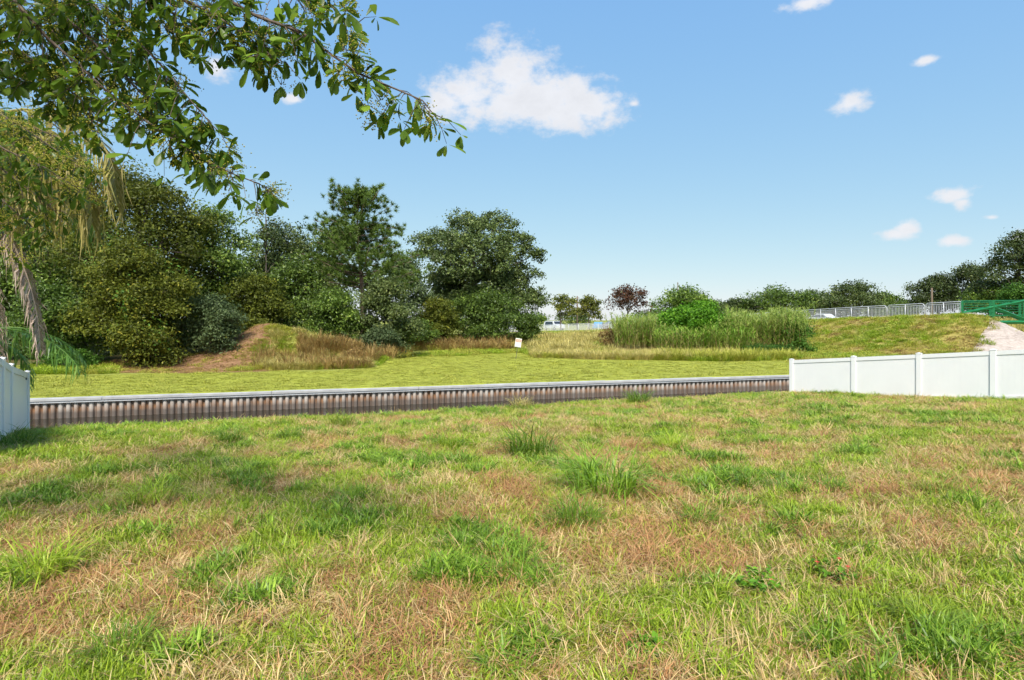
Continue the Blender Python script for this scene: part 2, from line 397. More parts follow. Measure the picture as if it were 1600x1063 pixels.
# ------------------------------------------------------------------ terrain
A0 = np.array([-9.39, 11.07]); B0 = np.array([9.09, 18.7])       # lawn edge above the canal
ED = (B0 - A0) / np.linalg.norm(B0 - A0); EN = np.array([-ED[1], ED[0]])
def sstep(x, a, b):
    t = np.clip((x-a)/(b-a), 0, 1); return t*t*(3-2*t)
def edge_t(X, Y): return (A0[0]-X)*EN[0] + (A0[1]-Y)*EN[1]       # metres back from the edge
def edge_y(X): return A0[1] + (X-A0[0])*ED[1]/ED[0]
def znear(X, Y):
    t = np.clip(edge_t(X, Y), 0, 14.2)
    e = -(0.74 + 0.010*np.clip(X, -12, 14))
    z = e*(1 - t/14.2)**(1.6 + 2.9*sstep(X, -4, -8.5))
    z = z + (fbm(X, Y, 2.6, 5, 3)-.5)*.10 + (fbm(X, Y, .55, 9, 3)-.5)*.045
    return z
WD = np.array([3.58, 1.0]); WD /= np.linalg.norm(WD)
W0 = np.array([-15.0, 17.7])                                      # point on the far sea wall
def wall_y(X): return W0[1] + (X-W0[0])*WD[1]/WD[0]
BANK = -0.85; WATER = -1.49
ROAD = np.array([(34.2,43.0,1.94),(31.0,51.5,1.68),(28.2,59.5,1.40),(21.5,69.5,.72),(12.4,79.5,.08),(4.6,86.5,-.25),(-14,101,-.5),(-60,130,-.7),(-400,330,-.7)])
def road_near(X, Y):
    X = np.asarray(X, float); Y = np.asarray(Y, float)
    best = np.full(X.shape, 1e9); zz = np.zeros(X.shape); sgn = np.ones(X.shape)
    for i in range(len(ROAD)-1):
        a = ROAD[i]; b = ROAD[i+1]; d = b[:2]-a[:2]; L2 = d @ d
        t = ((X-a[0])*d[0] + (Y-a[1])*d[1])/L2; tc = np.clip(t, 0, 1)
        qx = a[0]+d[0]*tc; qy = a[1]+d[1]*tc
        dist = np.hypot(X-qx, Y-qy); s = np.sign(d[0]*(Y-a[1]) - d[1]*(X-a[0]))  # + on the camera side
        w = dist < best
        best = np.where(w, dist, best); zz = np.where(w, a[2]+(b[2]-a[2])*tc, zz); sgn = np.where(w, s, sgn)
    return best*sgn, zz
def zfar(X, Y):
    X = np.asarray(X, float); Y = np.asarray(Y, float)
    base = BANK + .78*sstep(Y + .12*np.abs(X+3), 44, 62)*sstep(X, 30, 12)
    base = base + (fbm(X, Y, 3.0, 21, 3)-.5)*.10*sstep(Y-wall_y(X), .5, 6)
    d, zr = road_near(X, Y)
    k = 1 - sstep(d, .6, 10.5); k = np.where(d < .6, 1, k)
    z = base + (zr - base)*k
    # bump of the dirt mound by the wood
    g = np.exp(-(((X+14.0)/2.7)**2 + ((Y-32.6)/2.4)**2)**1.05)
    g2 = np.exp(-(((X+10.5)/3.0)**2 + ((Y-33.0)/2.0)**2)**1.2)
    g3 = np.exp(-(((X+19.0)/5.0)**2 + ((Y-33.5)/3.0)**2)**1.2)
    z = z + 2.10*g + .75*g2*(1-g) + .75*g3*(1-g)
    z = z + (fbm(X, Y, 1.1, 33, 4)-.5)*.60*np.clip(g+g2*.5, 0, 1)
    # the ground falls away past the bridge abutment
    cut = sstep(X - 34.3 - .10*(Y-43), 0, 2.6)*sstep(Y, 78, 66)
    low = -.15 + .95*sstep(Y, 45, 58)
    z = z*(1-cut) + np.minimum(z, low)*cut
    return z

def spaced(segs):
    out = []
    for a, b, st in segs: out.append(np.arange(a, b, st))
    out.append(np.array([segs[-1][1]])); return np.concatenate(out)
def grid_obj(name, X, Y, Z, mat, weights, skirt=None):
    nx, ny = X.shape
    V = np.stack([X, Y, Z], -1).reshape(-1, 3)
    idx = np.arange(nx*ny).reshape(nx, ny)
    Q = np.stack([idx[:-1,:-1], idx[1:,:-1], idx[1:,1:], idx[:-1,1:]], -1).reshape(-1, 4)
    b = MB(); b.add(V, Q); me = b.mesh(name, mat, True)
    for k, w in weights.items():
        a = me.attributes.new(k, 'FLOAT', 'POINT'); a.data.foreach_set('value', w.reshape(-1).astype(np.float32))
    o = link(name, me); tag(o, kind='structure'); return o

# patch fields of the yard (real ground cover, not light)
def yard_fields(X, Y):
    dry = fbm(X, Y, .62, 41, 4)*.55 + fbm(X, Y, .22, 43, 3)*.45
    # drier towards the right foreground and the middle, greener at the left and along the fence
    dry = dry + .03*sstep(X, -2, 3)*sstep(Y, 9, 5) + .012*sstep(Y, 6, 3.5) - .10*sstep(X, -3, -7)*sstep(Y, 4, 8) - .07*sstep(edge_t(X, Y), 3.0, .2) - .035*sstep(Y, 9.0, 12.0)*sstep(X,2,6)
    lush = fbm(X, Y, .40, 61, 3)
    return dry, lush

# the yard
xs = spaced([(-260,-40,40),(-40,-16,3),(-16,18,.16),(18,40,2),(40,260,40)]); ts = spaced([(0,17,.16),(17,30,2),(30,300,30)])
TX, TT = np.meshgrid(xs, ts, indexing='ij')
YX = TX; YY = edge_y(TX) - TT/ED[0]
YZ = znear(YX, YY)
dry, lush = yard_fields(YX, YY)
# bank face down into the water at the edge
YX = np.concatenate([YX[:, :1]+EN[0]*.25, YX[:, :1]+EN[0]*.06, YX], 1); YY = np.concatenate([YY[:, :1]+EN[1]*.25, YY[:, :1]+EN[1]*.06, YY], 1)
YZ = np.concatenate([np.full((len(xs),1), -2.2), YZ[:, :1]-.10, YZ], 1)
pad = lambda w: np.concatenate([w[:, :1], w[:, :1], w], 1)
grid_obj('lawn_ground', YX, YY, YZ, MATS['yard_soil'], {'w1': pad(1-sstep(dry, .44, .56)), 'w2': pad(sstep(dry, .56, .66))})

# the far bank, one sheet to the horizon
xs = spaced([(-1500,-200,130),(-200,-60,14),(-60,-30,1.5),(-30,50,.42),(50,80,3),(80,200,12),(200,1500,130)])
vs = spaced([(0,26,.32),(26,75,.6),(75,140,4),(140,400,26),(400,2200,150)])
TX, TV = np.meshgrid(xs, vs, indexing='ij')
FX = TX; FY = wall_y(TX) + .02 + TV
FZ = zfar(FX, FY)
PXS = 800 + FX/np.maximum(FY, 1)*FPX
# mown lawn reaches back to this line
MX = np.array([-400,46,200,420,580,620,680,760,820,835,1000,1130,1240,1400,2400]); MY = np.array([25.0,25.0,25.8,26.6,28.6,34.5,39.5,44,45.5,36.5,34.5,33.6,34.8,35.5,36])
LAWN_Y = np.interp(PXS, MX, MY)
def far_weights(X, Y):
    p = 800 + X/np.maximum(Y, 1)*FPX; ly = np.interp(p, MX, MY)
    e = (fbm(X, Y, 1.6, 71, 3)-.5)*2.0
    lawn = sstep(ly - Y + e, -.5, .9)
    wood = sstep(p, 600, 500)*sstep(Y+e, 29.5, 32.0)*(1-np.exp(-(((X+13.0)/4.2)**2 + ((Y-32.4)/2.6)**2)**2))
    red = sstep(p, 130, 190)*sstep(p, 450, 400)*sstep(Y+e*.6, 25.6, 26.6)*sstep(Y, 33.0, 31.6)
    g = np.exp(-(((X+15.2)/2.5)**2 + ((Y-31.6)/2.6)**2)**1.8)
    red = np.maximum(red*.9, g*(.55+.45*sstep(fbm(X, Y, 1.3, 77, 3), .36, .56)))
    d, zr = road_near(X, Y)
    slope = sstep(d, 11, 8)*sstep(d, -.2, .8)*sstep(X, 16, 24)
    dryw = slope*sstep(fbm(X, Y, 2.2, 81, 4), .34, .58)
    return lawn, red*(1-lawn), wood*(1-lawn), dryw
w1, w2, w3, w4 = far_weights(FX, FY)
# wall-side skirt of the bank so that nothing opens behind the piles
FXs = np.concatenate([FX[:, :1], FX], 1); FYs = np.concatenate([FY[:, :1]-.001, FY], 1); FZs = np.concatenate([np.full((len(xs),1), -2.2), FZ], 1)
padf = lambda w: np.concatenate([w[:, :1], w], 1)
grid_obj('far_bank_ground', FXs, FYs, FZs, MATS['far_soil'], {'w1': padf(w1), 'w2': padf(w2), 'w3': padf(w3), 'w4': padf(w4)})

# canal water between the two banks
b = MB(); xw = np.array([-300.0, 300.0])
b.add([(xw[0], edge_y(xw[0])-3, WATER), (xw[1], edge_y(xw[1])-3, WATER), (xw[1], wall_y(xw[1])+.01, WATER), (xw[0], wall_y(xw[0])+.01, WATER)], [[0,1,2,3]])
tag(b.obj('canal_water', MATS['water']), kind='structure')

# road surface on the embankment: asphalt sheet 7 m wide behind the railing
b = MB(); pts = ROAD[:7].copy(); tan = np.gradient(pts[:, :2], axis=0); tan /= np.linalg.norm(tan, axis=1)[:, None]
nrm = np.stack([tan[:,1], -tan[:,0]], 1)       # away from the camera side
nrm = np.where((nrm[:, :1]*1 + 0*nrm[:, 1:]) > 0, nrm, -nrm)
V = []
for p, n in zip(pts, nrm):
    V.append((p[0]+n[0]*.9, p[1]+n[1]*.9, p[2]+.05)); V.append((p[0]+n[0]*7.5, p[1]+n[1]*7.5, p[2]+.05))
b.add(V, [[2*i, 2*i+1, 2*i+3, 2*i+2] for i in range(len(pts)-1)])
tag(b.obj('road', MATS['asphalt']), kind='structure')

# gravel wash-out sloping from the abutment down towards the canal
def sheet_on(name, poly_px, mat, n=26):
    """quad patch in ground plan, draped on the far ground"""
    a, b_, c, d = [np.array(p, float) for p in poly_px]
    u, v = np.meshgrid(np.linspace(0,1,n), np.linspace(0,1,n), indexing='ij')
    wob = (fbm(u*8, v*8, 2.4, 5, 3)-.5)*1.1
    P = (a[None,None]*(1-u)[...,None] + b_[None,None]*u[...,None])*(1-v)[...,None] + (d[None,None]*(1-u)[...,None] + c[None,None]*u[...,None])*v[...,None]
    P[..., 0] += wob*np.sin(np.pi*v)*(np.abs(u-.5)*2)**2
    P[..., 1] += wob*np.sin(np.pi*u)*(np.abs(v-.5)*2)**2*.8
    X, Y = P[...,0], P[...,1]; Z = zfar(X, Y)+.035
    return grid_obj(name, X, Y, Z, mat, {})
sheet_on('gravel_path', [(27.9,35.2),(46.0,33.6),(45.0,37.2),(35.4,41.6)], MATS['gravel'])

# ------------------------------------------------------------------ sea wall across the canal
wall_ang = math.atan2(WD[1], WD[0])
sw = empty('seawall', (W0[0], W0[1], WATER)); 
tag(sw, 'long corrugated seawall with rust stains and pale cap along the far canal bank', 'seawall')
PITCH = .208
def pile_mesh(k):
    # ridge with rounded face between two pan halves, local x along the wall, -y towards the canal
    r = np.random.default_rng(k)
    prof = [(-.104,.0,0),(-.066,.0,.0),(-.060,-.045,.55),(-.040,-.072,1),(.0,-.080,1),(.040,-.072,1),(.060,-.045,.55),(.066,.0,0),(.104,.0,0)]
    b = MB(); V = []; rn = []
    for z in (-.65, .10, .30, .55):
        for (x, y, w) in prof:
            V.append((x, y + r.normal(0,.002), z)); rn.append(w)
    n = len(prof)
    b.add(V, [[j*n+i, j*n+i+1, (j+1)*n+i+1, (j+1)*n+i] for j in range(3) for i in range(n-1)], rnd=rn)
    return b.mesh('sheet_pile', MATS['sheet_pile'], True)
pm = [pile_mesh(k) for k in range(4)]
i0, i1 = int(-8.0/PITCH), int(47.0/PITCH)
for i in range(i0, i1):
    s = i*PITCH
    o = link('sheet_pile', pm[i % 4], sw, (WD[0]*s, WD[1]*s, random.uniform(-.006,.006)), (0,0,wall_ang + random.uniform(-.02,.02)))
CAPL = 5.0
cb = MB(); cb.bevel_box((0,0,0), (CAPL/2-.004, .15, .042), .012); cm = cb.mesh('cap_segment', MATS['cap_concrete'])
wb = MB(); wb.box((0,0,0), (CAPL/2-.004, .025, .03)); wm = wb.mesh('waler', MATS['steel_grey'])
for i in range(int(55/CAPL)):
    s = -8.0 + (i+.5)*CAPL
    p = (WD[0]*s + WD[1]*.02, WD[1]*s - WD[0]*.02, .64-.042)
    link('cap_segment', cm, sw, p, (0, random.uniform(-.0008,.0008), wall_ang))
    q = (WD[0]*s + WD[1]*.115, WD[1]*s - WD[0]*.115, .64-.118)
    link('waler', wm, sw, q, (0, 0, wall_ang))

# ------------------------------------------------------------------ white vinyl fences
def fence(name, label, pts, height, boards_per=12, ztop=None, bracket=False):
    root = empty(name, (pts[0][0], pts[0][1], float(znear(np.array(pts[0][0]), np.array(pts[0][1])))))
    tag(root, label, 'fence'); r0 = np.array(root.location)
    G = [np.array([p[0], p[1], z]) for p, z in zip(pts, ztop)]        # top of the panel at each post
    ang = math.atan2(pts[1][1]-pts[0][1], pts[1][0]-pts[0][0])
    for k, g in enumerate(G):
        b = MB(); b.bevel_box((0,0,0), (.0635,.040,(height+.45)/2), .006)
        o = b.obj('post', MATS['vinyl_white'], root, loc=tuple(np.array([g[0],g[1],g[2]-(height+.45)/2+.022])-r0), rot=(0,0,ang))
        c = MB(); w = .070; q = .046
        c.add([(-w,-q,0),(w,-q,0),(w,q,0),(-w,q,0),(-w,-q,.015),(w,-q,.015),(w,q,.015),(-w,q,.015),(0,0,.034)],
              [[0,1,5,4],[1,2,6,5],[2,3,7,6],[3,0,4,7],[3,2,1,0]], [[4,5,8],[5,6,8],[6,7,8],[7,4,8]])
        c.obj('post_cap', MATS['vinyl_white'], o, loc=(0,0,(height+.45)/2-.002))
    for k in range(len(G)-1):
        a, c = G[k], G[k+1]; d = c-a; L = np.hypot(d[0], d[1]); u = d/L; sl = d[2]/L
        an = math.atan2(d[1], d[0])
        def slab(x0, x1, z0, z1, th, nm):
            ms = MB(); V = []
            for y in (-th, th):
                for (x, z) in ((x0,z0),(x1,z0),(x1,z1),(x0,z1)): V.append((x, y, z + x*sl))
            ms.add(V, [[0,1,2,3],[7,6,5,4],[0,4,5,1],[1,5,6,2],[2,6,7,3],[3,7,4,0]])
            return ms.obj(nm, MATS['vinyl_white'], root, loc=tuple(a-r0), rot=(0,0,an))
        slab(.06, L-.06, -.105, 0, .026, 'top_rail')
        slab(.06, L-.06, -height-.30, -height+.09, .026, 'bottom_rail')
        n = boards_per; x0 = .055; w = (L-.11)/n
        for i in range(n):
            slab(x0+i*w+.0003, x0+(i+1)*w-.0003, -height+.05, -.09, .0105, 'board')
    return root
# right fence: pixel positions of its posts fix plan and top height
RFP = []
for x, y in ((1237,563),(1334,558.6),(1436,554.0),(1552,548.5)):
    iy = np.interp(x, [1232,1600], [1/18.7, 1/13.9]); RFP.append(px(x, y, 1/iy))
d = RFP[3]-RFP[2]; RFP.append(RFP[3]+d); RFP.append(RFP[4]+d)
fence('vinyl_fence', 'low white vinyl privacy fence running from the canal along the right lawn edge', [p[:2] for p in RFP], 1.22, 12, [p[2] for p in RFP])
LFP = [px(42.0, 583, 11.03), px(16.0, 572.5, 9.45), px(2.5, 563, 8.65)]
d = LFP[2]-LFP[1]; LFP.append(LFP[2]+d*1.9)
lf = fence('vinyl_fence', 'white vinyl fence with stepped posts beside the palm fronds and canal end', [p[:2] for p in LFP], 1.22, 10, [p[2] for p in LFP])
b = MB(); b.box((0,0,0), (.012,.012,.045)); b.obj('bracket', MATS['dark_bracket'], lf, loc=tuple(px(39.2, 590, 10.85)-np.array(lf.location)+np.array([.03,-.02,0])))

# ------------------------------------------------------------------ railing, bridge, road-side things
def railing(label, pts, loop_ends, pw=.012, group='steel railings on the embankment'):
    pts = np.array(pts, float); root = empty('railing', tuple(pts[0])); tag(root, label, 'railing', group)
    P = pts - pts[0]; H = 1.06; r = .032
    seg = np.linalg.norm(np.diff(P, axis=0), axis=1); cum = np.concatenate([[0], np.cumsum(seg)]); tot = cum[-1]
    at = lambda s: np.array([np.interp(s, cum, P[:, i]) for i in range(3)])
    up = np.array([0,0,1.0])
    def line(z, n=24): return np.array([at(s)+up*z for s in np.linspace(0, tot, n)])
    b = MB()
    if loop_ends:
        S = np.linspace(.22, tot-.22, 20); top = [at(s)+up*H for s in S]
        c0 = [at(.22-.22*math.sin(a))+up*(H-.22+.22*math.cos(a)) for a in np.linspace(0, math.pi/2, 6)][::-1]
        c1 = [at(tot-.22+.22*math.sin(a))+up*(H-.22+.22*math.cos(a)) for a in np.linspace(0, math.pi/2, 6)]
        path = [at(0)+up*(-.10)] + c0 + top[1:-1] + c1 + [at(tot)+up*(-.10)]
        b.tube(path, r, 6)
    else:
        b.tube(line(H), r, 6)
    b.obj('top_rail', MATS['steel_grey'], root, True)
    for z in (H-.14, .12):
        b = MB(); b.tube(line(z), r*.8, 6); b.obj('rail', MATS['steel_grey'], root, True)
    n = max(2, int(round(tot/1.75)))
    for i in range(n+1):
        if loop_ends and i in (0, n): continue
        s = tot*i/n; b = MB(); b.tube([at(s)-up*.25, at(s)+up*H], .036, 6); b.obj('post', MATS['steel_grey'], root, True)
    b = MB()
    for s in np.arange(.12, tot-.05, .125):
        b.box(at(s)+up*(.12+(H-.26)/2), (pw,pw,(H-.26)/2))
    tag(b.obj('pickets', MATS['steel_grey'], root), kind='stuff')
rd = ROAD[:, :2]; seg = np.linalg.norm(np.diff(rd, axis=0), axis=1); cum = np.concatenate([[0], np.cumsum(seg)])
def road_at(s, off=.0): 
    p = np.array([np.interp(s, cum, ROAD[:, i]) for i in range(3)]); return p + np.array([0,0,.0])
def span(a, b, n=8): return [road_at(s) for s in np.linspace(a, b, n)]
railing('short looped steel railing section butting against the green bridge', span(.15, 2.85), True)
railing('looped steel railing section between the bridge-end section and the long run', span(2.95, 6.0), True)
railing('long steel picket railing along the top of the grass embankment', span(6.1, 21.0, 12), True)
railing('far steel railing passing behind the reeds and bright shrub', span(21.1, 40.0, 14), False, .018)
railing('distant steel railing in front of the parked vehicles', span(40.1, 64.0, 14), False, .024)

# concrete kerb of the embankment edge and abutment
b = MB(); ss = np.linspace(.1, 64, 60); V = []
for s in ss:
    p = road_at(s); q = road_at(s+.2); t = unit((q-p)[:2]); n = np.array([t[1], -t[0]])
    for o, z in ((-.16,-.25),(-.16,.05),(.16,.05),(.16,-.25)): V.append((p[0]+n[0]*o, p[1]+n[1]*o, p[2]+z))
b.add(V, [[4*i+j, 4*i+(j+1)%4, 4*i+4+(j+1)%4, 4*i+4+j] for i in range(len(ss)-1) for j in range(4)])
kerb = b.obj('kerb', MATS['concrete']); tag(kerb, kind='structure')
ab = MB(); ab.bevel_box((0,0,0), (.32,1.9,1.1), .03, 0); o = ab.obj('bridge_abutment', MATS['concrete'], loc=(34.35,43.9,1.02), rot=(0,0,R(-12)))
tag(o, 'weathered concrete abutment block under the end of the green bridge', 'abutment')

def bridge():
    a = px(1503.5, 507, 42.6); root = empty('footbridge', tuple(a)); tag(root, 'green painted steel truss footbridge leaving the embankment', 'bridge')
    dirv = unit(np.array([1.0, .02, .012])); up = np.array([0,0,1.0]); back = np.array([-dirv[1], dirv[0], 0])
    M = MATS['bridge_green']; Lb = 21.0; H = 1.78
    def bar(p, q, w, name, prnt=root):
        """square tube p -> q in (along, height, across)"""
        P = [dirv*t[0] + up*t[1] + back*t[2] for t in (p, q)]
        b = MB(); b.tube(P, w*1.0, 4); return b.obj(name, M, prnt)
    PN = 2.37
    for k, y in enumerate((0.0, 2.2)):
        bar0 = bar; off = 1.7*k
        bar = (lambda f_, o_: (lambda p, q, w, name, prnt=root: f_((p[0]+o_, p[1], p[2]), (q[0]+o_, q[1], q[2]), w, name, prnt)))(bar0, off)
        bar((0,.10,y),(Lb,.10,y), .13, 'bottom_chord')
        bar((0,1.74,y),(Lb,1.74,y), .035, 'top_rail')
        for z in (1.62,1.44,1.26,1.08,.90):
            bar((0,z,y+.05*(1 if k else -1)),(Lb,z,y+.05*(1 if k else -1)), .018, 'guard_rail')
        n = int(Lb/PN)
        for i in range(n+1):
            bar((i*PN,.02,y),(i*PN,1.76 if i else 1.76,y), .10 if i == 0 else .12, 'post')
        # rising chord from the end post, then web diagonals
        bar((0,.82,y),(PN*2,1.70,y), .12, 'rising_chord'); bar((0,.80,y),(PN,.14,y), .10, 'diagonal')
        bar((PN,1.25,y),(PN*2.2,.14,y), .12, 'diagonal')
        bar((PN*2,1.70,y),(Lb-PN*2,1.70,y), .13, 'top_chord')
        for i in range(2, n-2):
            bar((i*PN,1.66,y),((i+1)*PN,.14,y), .10, 'diagonal')
        bar((0,.62,y),(Lb,.62,y), .05, 'mid_rail')
    b = MB()
    for i in range(60):
        t = (i+.5)/60*Lb; c = dirv*t + up*.12 + back*1.1; b.box(c, (Lb/120-.01,1.0,.025), math.atan2(dirv[1], dirv[0]))
    b.obj('deck', MATS['wood_pole'], root)
    for t in (1.1, 10, 20): bar((t,-1.6,.2),(t,.08,.2), .14, 'pier'); bar((t,-1.6,2.0),(t,.08,2.0), .14, 'pier')
bridge()

def car(label, loc, rz, paint, L=4.5, W=1.8, H=1.5, van=False, cat='car'):
    root = empty('parked_van' if van else 'parked_car', tuple(loc), rz); tag(root, label, cat, 'vehicles parked beyond the railing')
    h = L/2
    if van: prof = [(-h,.35),(-h,1.1),(-h+.1,H-.08),(-h+.35,H),(h-1.6,H),(h-.95,1.15),(h-.1,.95),(h,.75),(h,.35)]
    else:   prof = [(-h,.35),(-h,.85),(-h+.15,.95),(-h+.75,1.0),(-h+1.35,H-.03),(-h+1.8,H),(h-2.1,H),(h-1.25,.98),(h-.3,.86),(h,.7),(h,.35)]
    b = MB(); n = len(prof); V = []
    for (yy, ins) in ((-1,1),(-.93,0),(.93,0),(1,1)):
        for (x, z) in prof:
            tum = max(0, z-.95)*.22
            s_ = (W/2 - tum)*(1 if abs(yy) == 1 else .96)*np.sign(yy)
            V.append((x*(1 if ins==0 else .985), s_, z - (0.02 if ins and z > .5 else 0)))
    Q = []
    for r_ in range(3):
        for i in range(n-1): Q.append([r_*n+i, r_*n+i+1, (r_+1)*n+i+1, (r_+1)*n+i])
    T = []
    for base, flip in ((0,0),(3*n,1)):
        for i in range(1, n-1):
            t = [base, base+i, base+i+1]; T.append(t[::-1] if flip else t)
    b.add(V, Q, T); b.obj('body', MATS[paint], root)
    g = MB()
    z0, z1 = 1.0, H-.12
    for s in (-1, 1):
        yb = s*(W/2+.008-(z0-.95)*.22); yt = s*(W/2+.008-(z1-.95)*.22)
        xr = (-h+.5, h-1.35) if van else (-h+1.0, h-1.35)
        xt = (-h+.5, h-1.75) if van else (-h+1.45, h-2.05)
        g.add([(xr[0],yb,z0),(xr[1],yb,z0),(xt[1],yt,z1),(xt[0],yt,z1)], [[0,1,2,3]])
    g.obj('side_window', MATS['glass_dark'], root)
    g = MB(); wx0, wz0 = (h-.97,1.19) if van else (h-1.30,1.02); wx1, wz1 = (h-1.55,H-.06) if van else (h-2.05,H-.05)
    g.add([(wx0+.02,-W/2+.16,wz0),(wx0+.02,W/2-.16,wz0),(wx1+.02,W/2-.26,wz1),(wx1+.02,-W/2+.26,wz1)], [[0,1,2,3]]); g.obj('windscreen', MATS['glass_dark'], root)
    for sx in (-1, 1):
        for sy in (-1, 1):
            w = MB(); a = np.linspace(0, 2*math.pi, 14, endpoint=False)
            c = np.array([sx*(h-.85), sy*(W/2-.09), .33])
            w.tube([c+np.array([0,-.1,0]), c+np.array([0,.1,0])], .33, 14); wo = w.obj('wheel', MATS['tyre'], root)
            w = MB(); w.tube([c+np.array([0,sy*.09,0]), c+np.array([0,sy*.108,0])], .19, 10); w.obj('rim', MATS['steel_grey'], wo)
    for sy in (-1, 1):
        l = MB(); l.bevel_box((h-.04, sy*(W/2-.3), .68), (.06,.16,.06), .01); l.obj('headlight', MATS['lamp_clear'], root)
        l = MB(); l.bevel_box((-h+.03, sy*(W/2-.25), .8), (.05,.14,.08), .01); l.obj('tail_light', MATS['lamp_red'], root)
def gz(p): return (p[0], p[1], float(zfar(np.array(p[0]), np.array(p[1]))))
car('white van with rounded roof parked left of the yellow-green trees', gz(px(866,500,113)), R(-62), 'paint_white', 4.9, 2.0, 1.75, True, 'van')
car('blue car parked by the dry brown shrub and rust-leaved tree', gz(px(936,500,112)), R(70), 'paint_blue', 4.2, 1.8, 1.5)
car('dark grey car parked behind the rust-leaved tree', gz(px(958,500,112)), R(15), 'paint_grey', 4.5, 1.8, 1.6)
car('silver car parked behind the shrubs under the big oak', gz(px(806,500,97)), R(15), 'paint_silver', 4.6, 1.8, 1.6)
car('pale silver car behind the tall reeds near the rust-leaved tree', gz(px(1022,500,88)), R(30), 'paint_silver', 4.6, 1.8, 1.8)
car('white car standing on the road behind the long picket railing', gz(px(1284,500,78)), R(115), 'paint_white', 4.4, 1.8, 1.45)

def pole(label, xp, ytop, Y, r, arm):
    p = px(xp, ytop, Y); g = float(zfar(np.array(p[0]), np.array(p[1]))); H = p[2]-g
    root = empty('utility_pole', (p[0], p[1], g)); tag(root, label, 'pole')
    b = MB(); b.tube([(0,0,-.3),(0,0,H*.5),(0,0,H)], [r,r*.9,r*.75], 8); b.obj('pole_shaft', MATS['wood_pole'], root, True)
    b = MB(); b.box((0,0,H-.35), (arm,.05,.06)); b.obj('cross_arm', MATS['wood_pole'], root)
pole('dark slim utility pole between the two yellow-green trees', 902, 463, 108, .17, .4)
pole('thin pole rising behind the dark round oak', 1059, 441, 150, .14, .2)
pole('weathered wooden pole in front of the trees by the bridge', 1456, 450, 78, .15, .12)

def sign():
    p = px(806, 562, 35.2); g = float(zfar(np.array(p[0]), np.array(p[1])))
    root = empty('yard_sign', (p[0], p[1], g)); root.rotation_euler = (R(-4), R(9), R(6)); tag(root, 'white yard sign with red printed block on a thin leaning stake', 'sign')
    b = MB(); b.tube([(0,.02,-.25),(0,.02,1.36)], .018, 6); b.obj('stake', MATS['post_metal'], root)
    bd = MB(); bd.bevel_box((0,-.01,1.02), (.185*1.05,.012,.275), .01); bo = bd.obj('sign_board', MATS['sign_white'], root)
    def flat(c, h, m, nm):
        f = MB(); f.box((c[0], -.0235, c[1]), (h[0], .0012, h[1])); f.obj(nm, MATS[m], bo)
    flat((.0,1.155),(.165,.085),'sign_red','printed_panel')
    f = MB()
    for z in (1.185, 1.125):                       # illegible white lettering in the red block
        for k in range(5): f.box((-.115+k*.057, -.0255, z), (.018,.0008,.017))
    f.obj('lettering', MATS['sign_white'], bo)
    f = MB()
    for z in (1.04, .99, .94):
        for k in range(6): f.box((-.125+k*.05+.01*math.sin(k*3+z*40), -.0235, z), (.017,.0008,.007))
    f.obj('small_lettering', MATS['paint_silver'], bo)
    flat((.0,.765),(.170,.012),'sign_dark','sign_foot')
sign()

# ------------------------------------------------------------------ trees and shrubs
def leaves(b, C, Nn, size, rnd, aspect=.5, r=rng, droop=0.0):
    n = len(C); t = unit(np.cross(Nn, r.normal(size=(n,3)))); 
    if droop: t = unit(t + np.array([0,0,-droop]))
    s = unit(np.cross(Nn, t)); L = (size*r.uniform(.65,1.35,n))[:, None]
    fold = Nn*(L*.12)
    V = np.stack([C - t*L*.5, C + s*L*aspect*.5 + fold + t*L*.06, C + t*L*.5, C - s*L*aspect*.5 + fold + t*L*.06], 1).reshape(-1,3)
    b.add(V, np.arange(4*n).reshape(n,4), rnd=np.repeat(rnd, 4))

def crown_clusters(r, lobes, n, shell=.62):
    """points in the outer part of overlapping ellipsoid lobes"""
    w = np.array([l[1][0]*l[1][2] for l in lobes]); w = w/w.sum()
    k = r.choice(len(lobes), n, p=w); c = np.array([l[0] for l in lobes])[k]; e = np.array([l[1] for l in lobes])[k]
    d = unit(r.normal(size=(n,3))); d[:,2] = np.where(d[:,2] < -.35, -d[:,2]*.6, d[:,2]); rad = r.uniform(shell, 1.0, n)**.7
    return c + d*e*rad[:, None], d, k

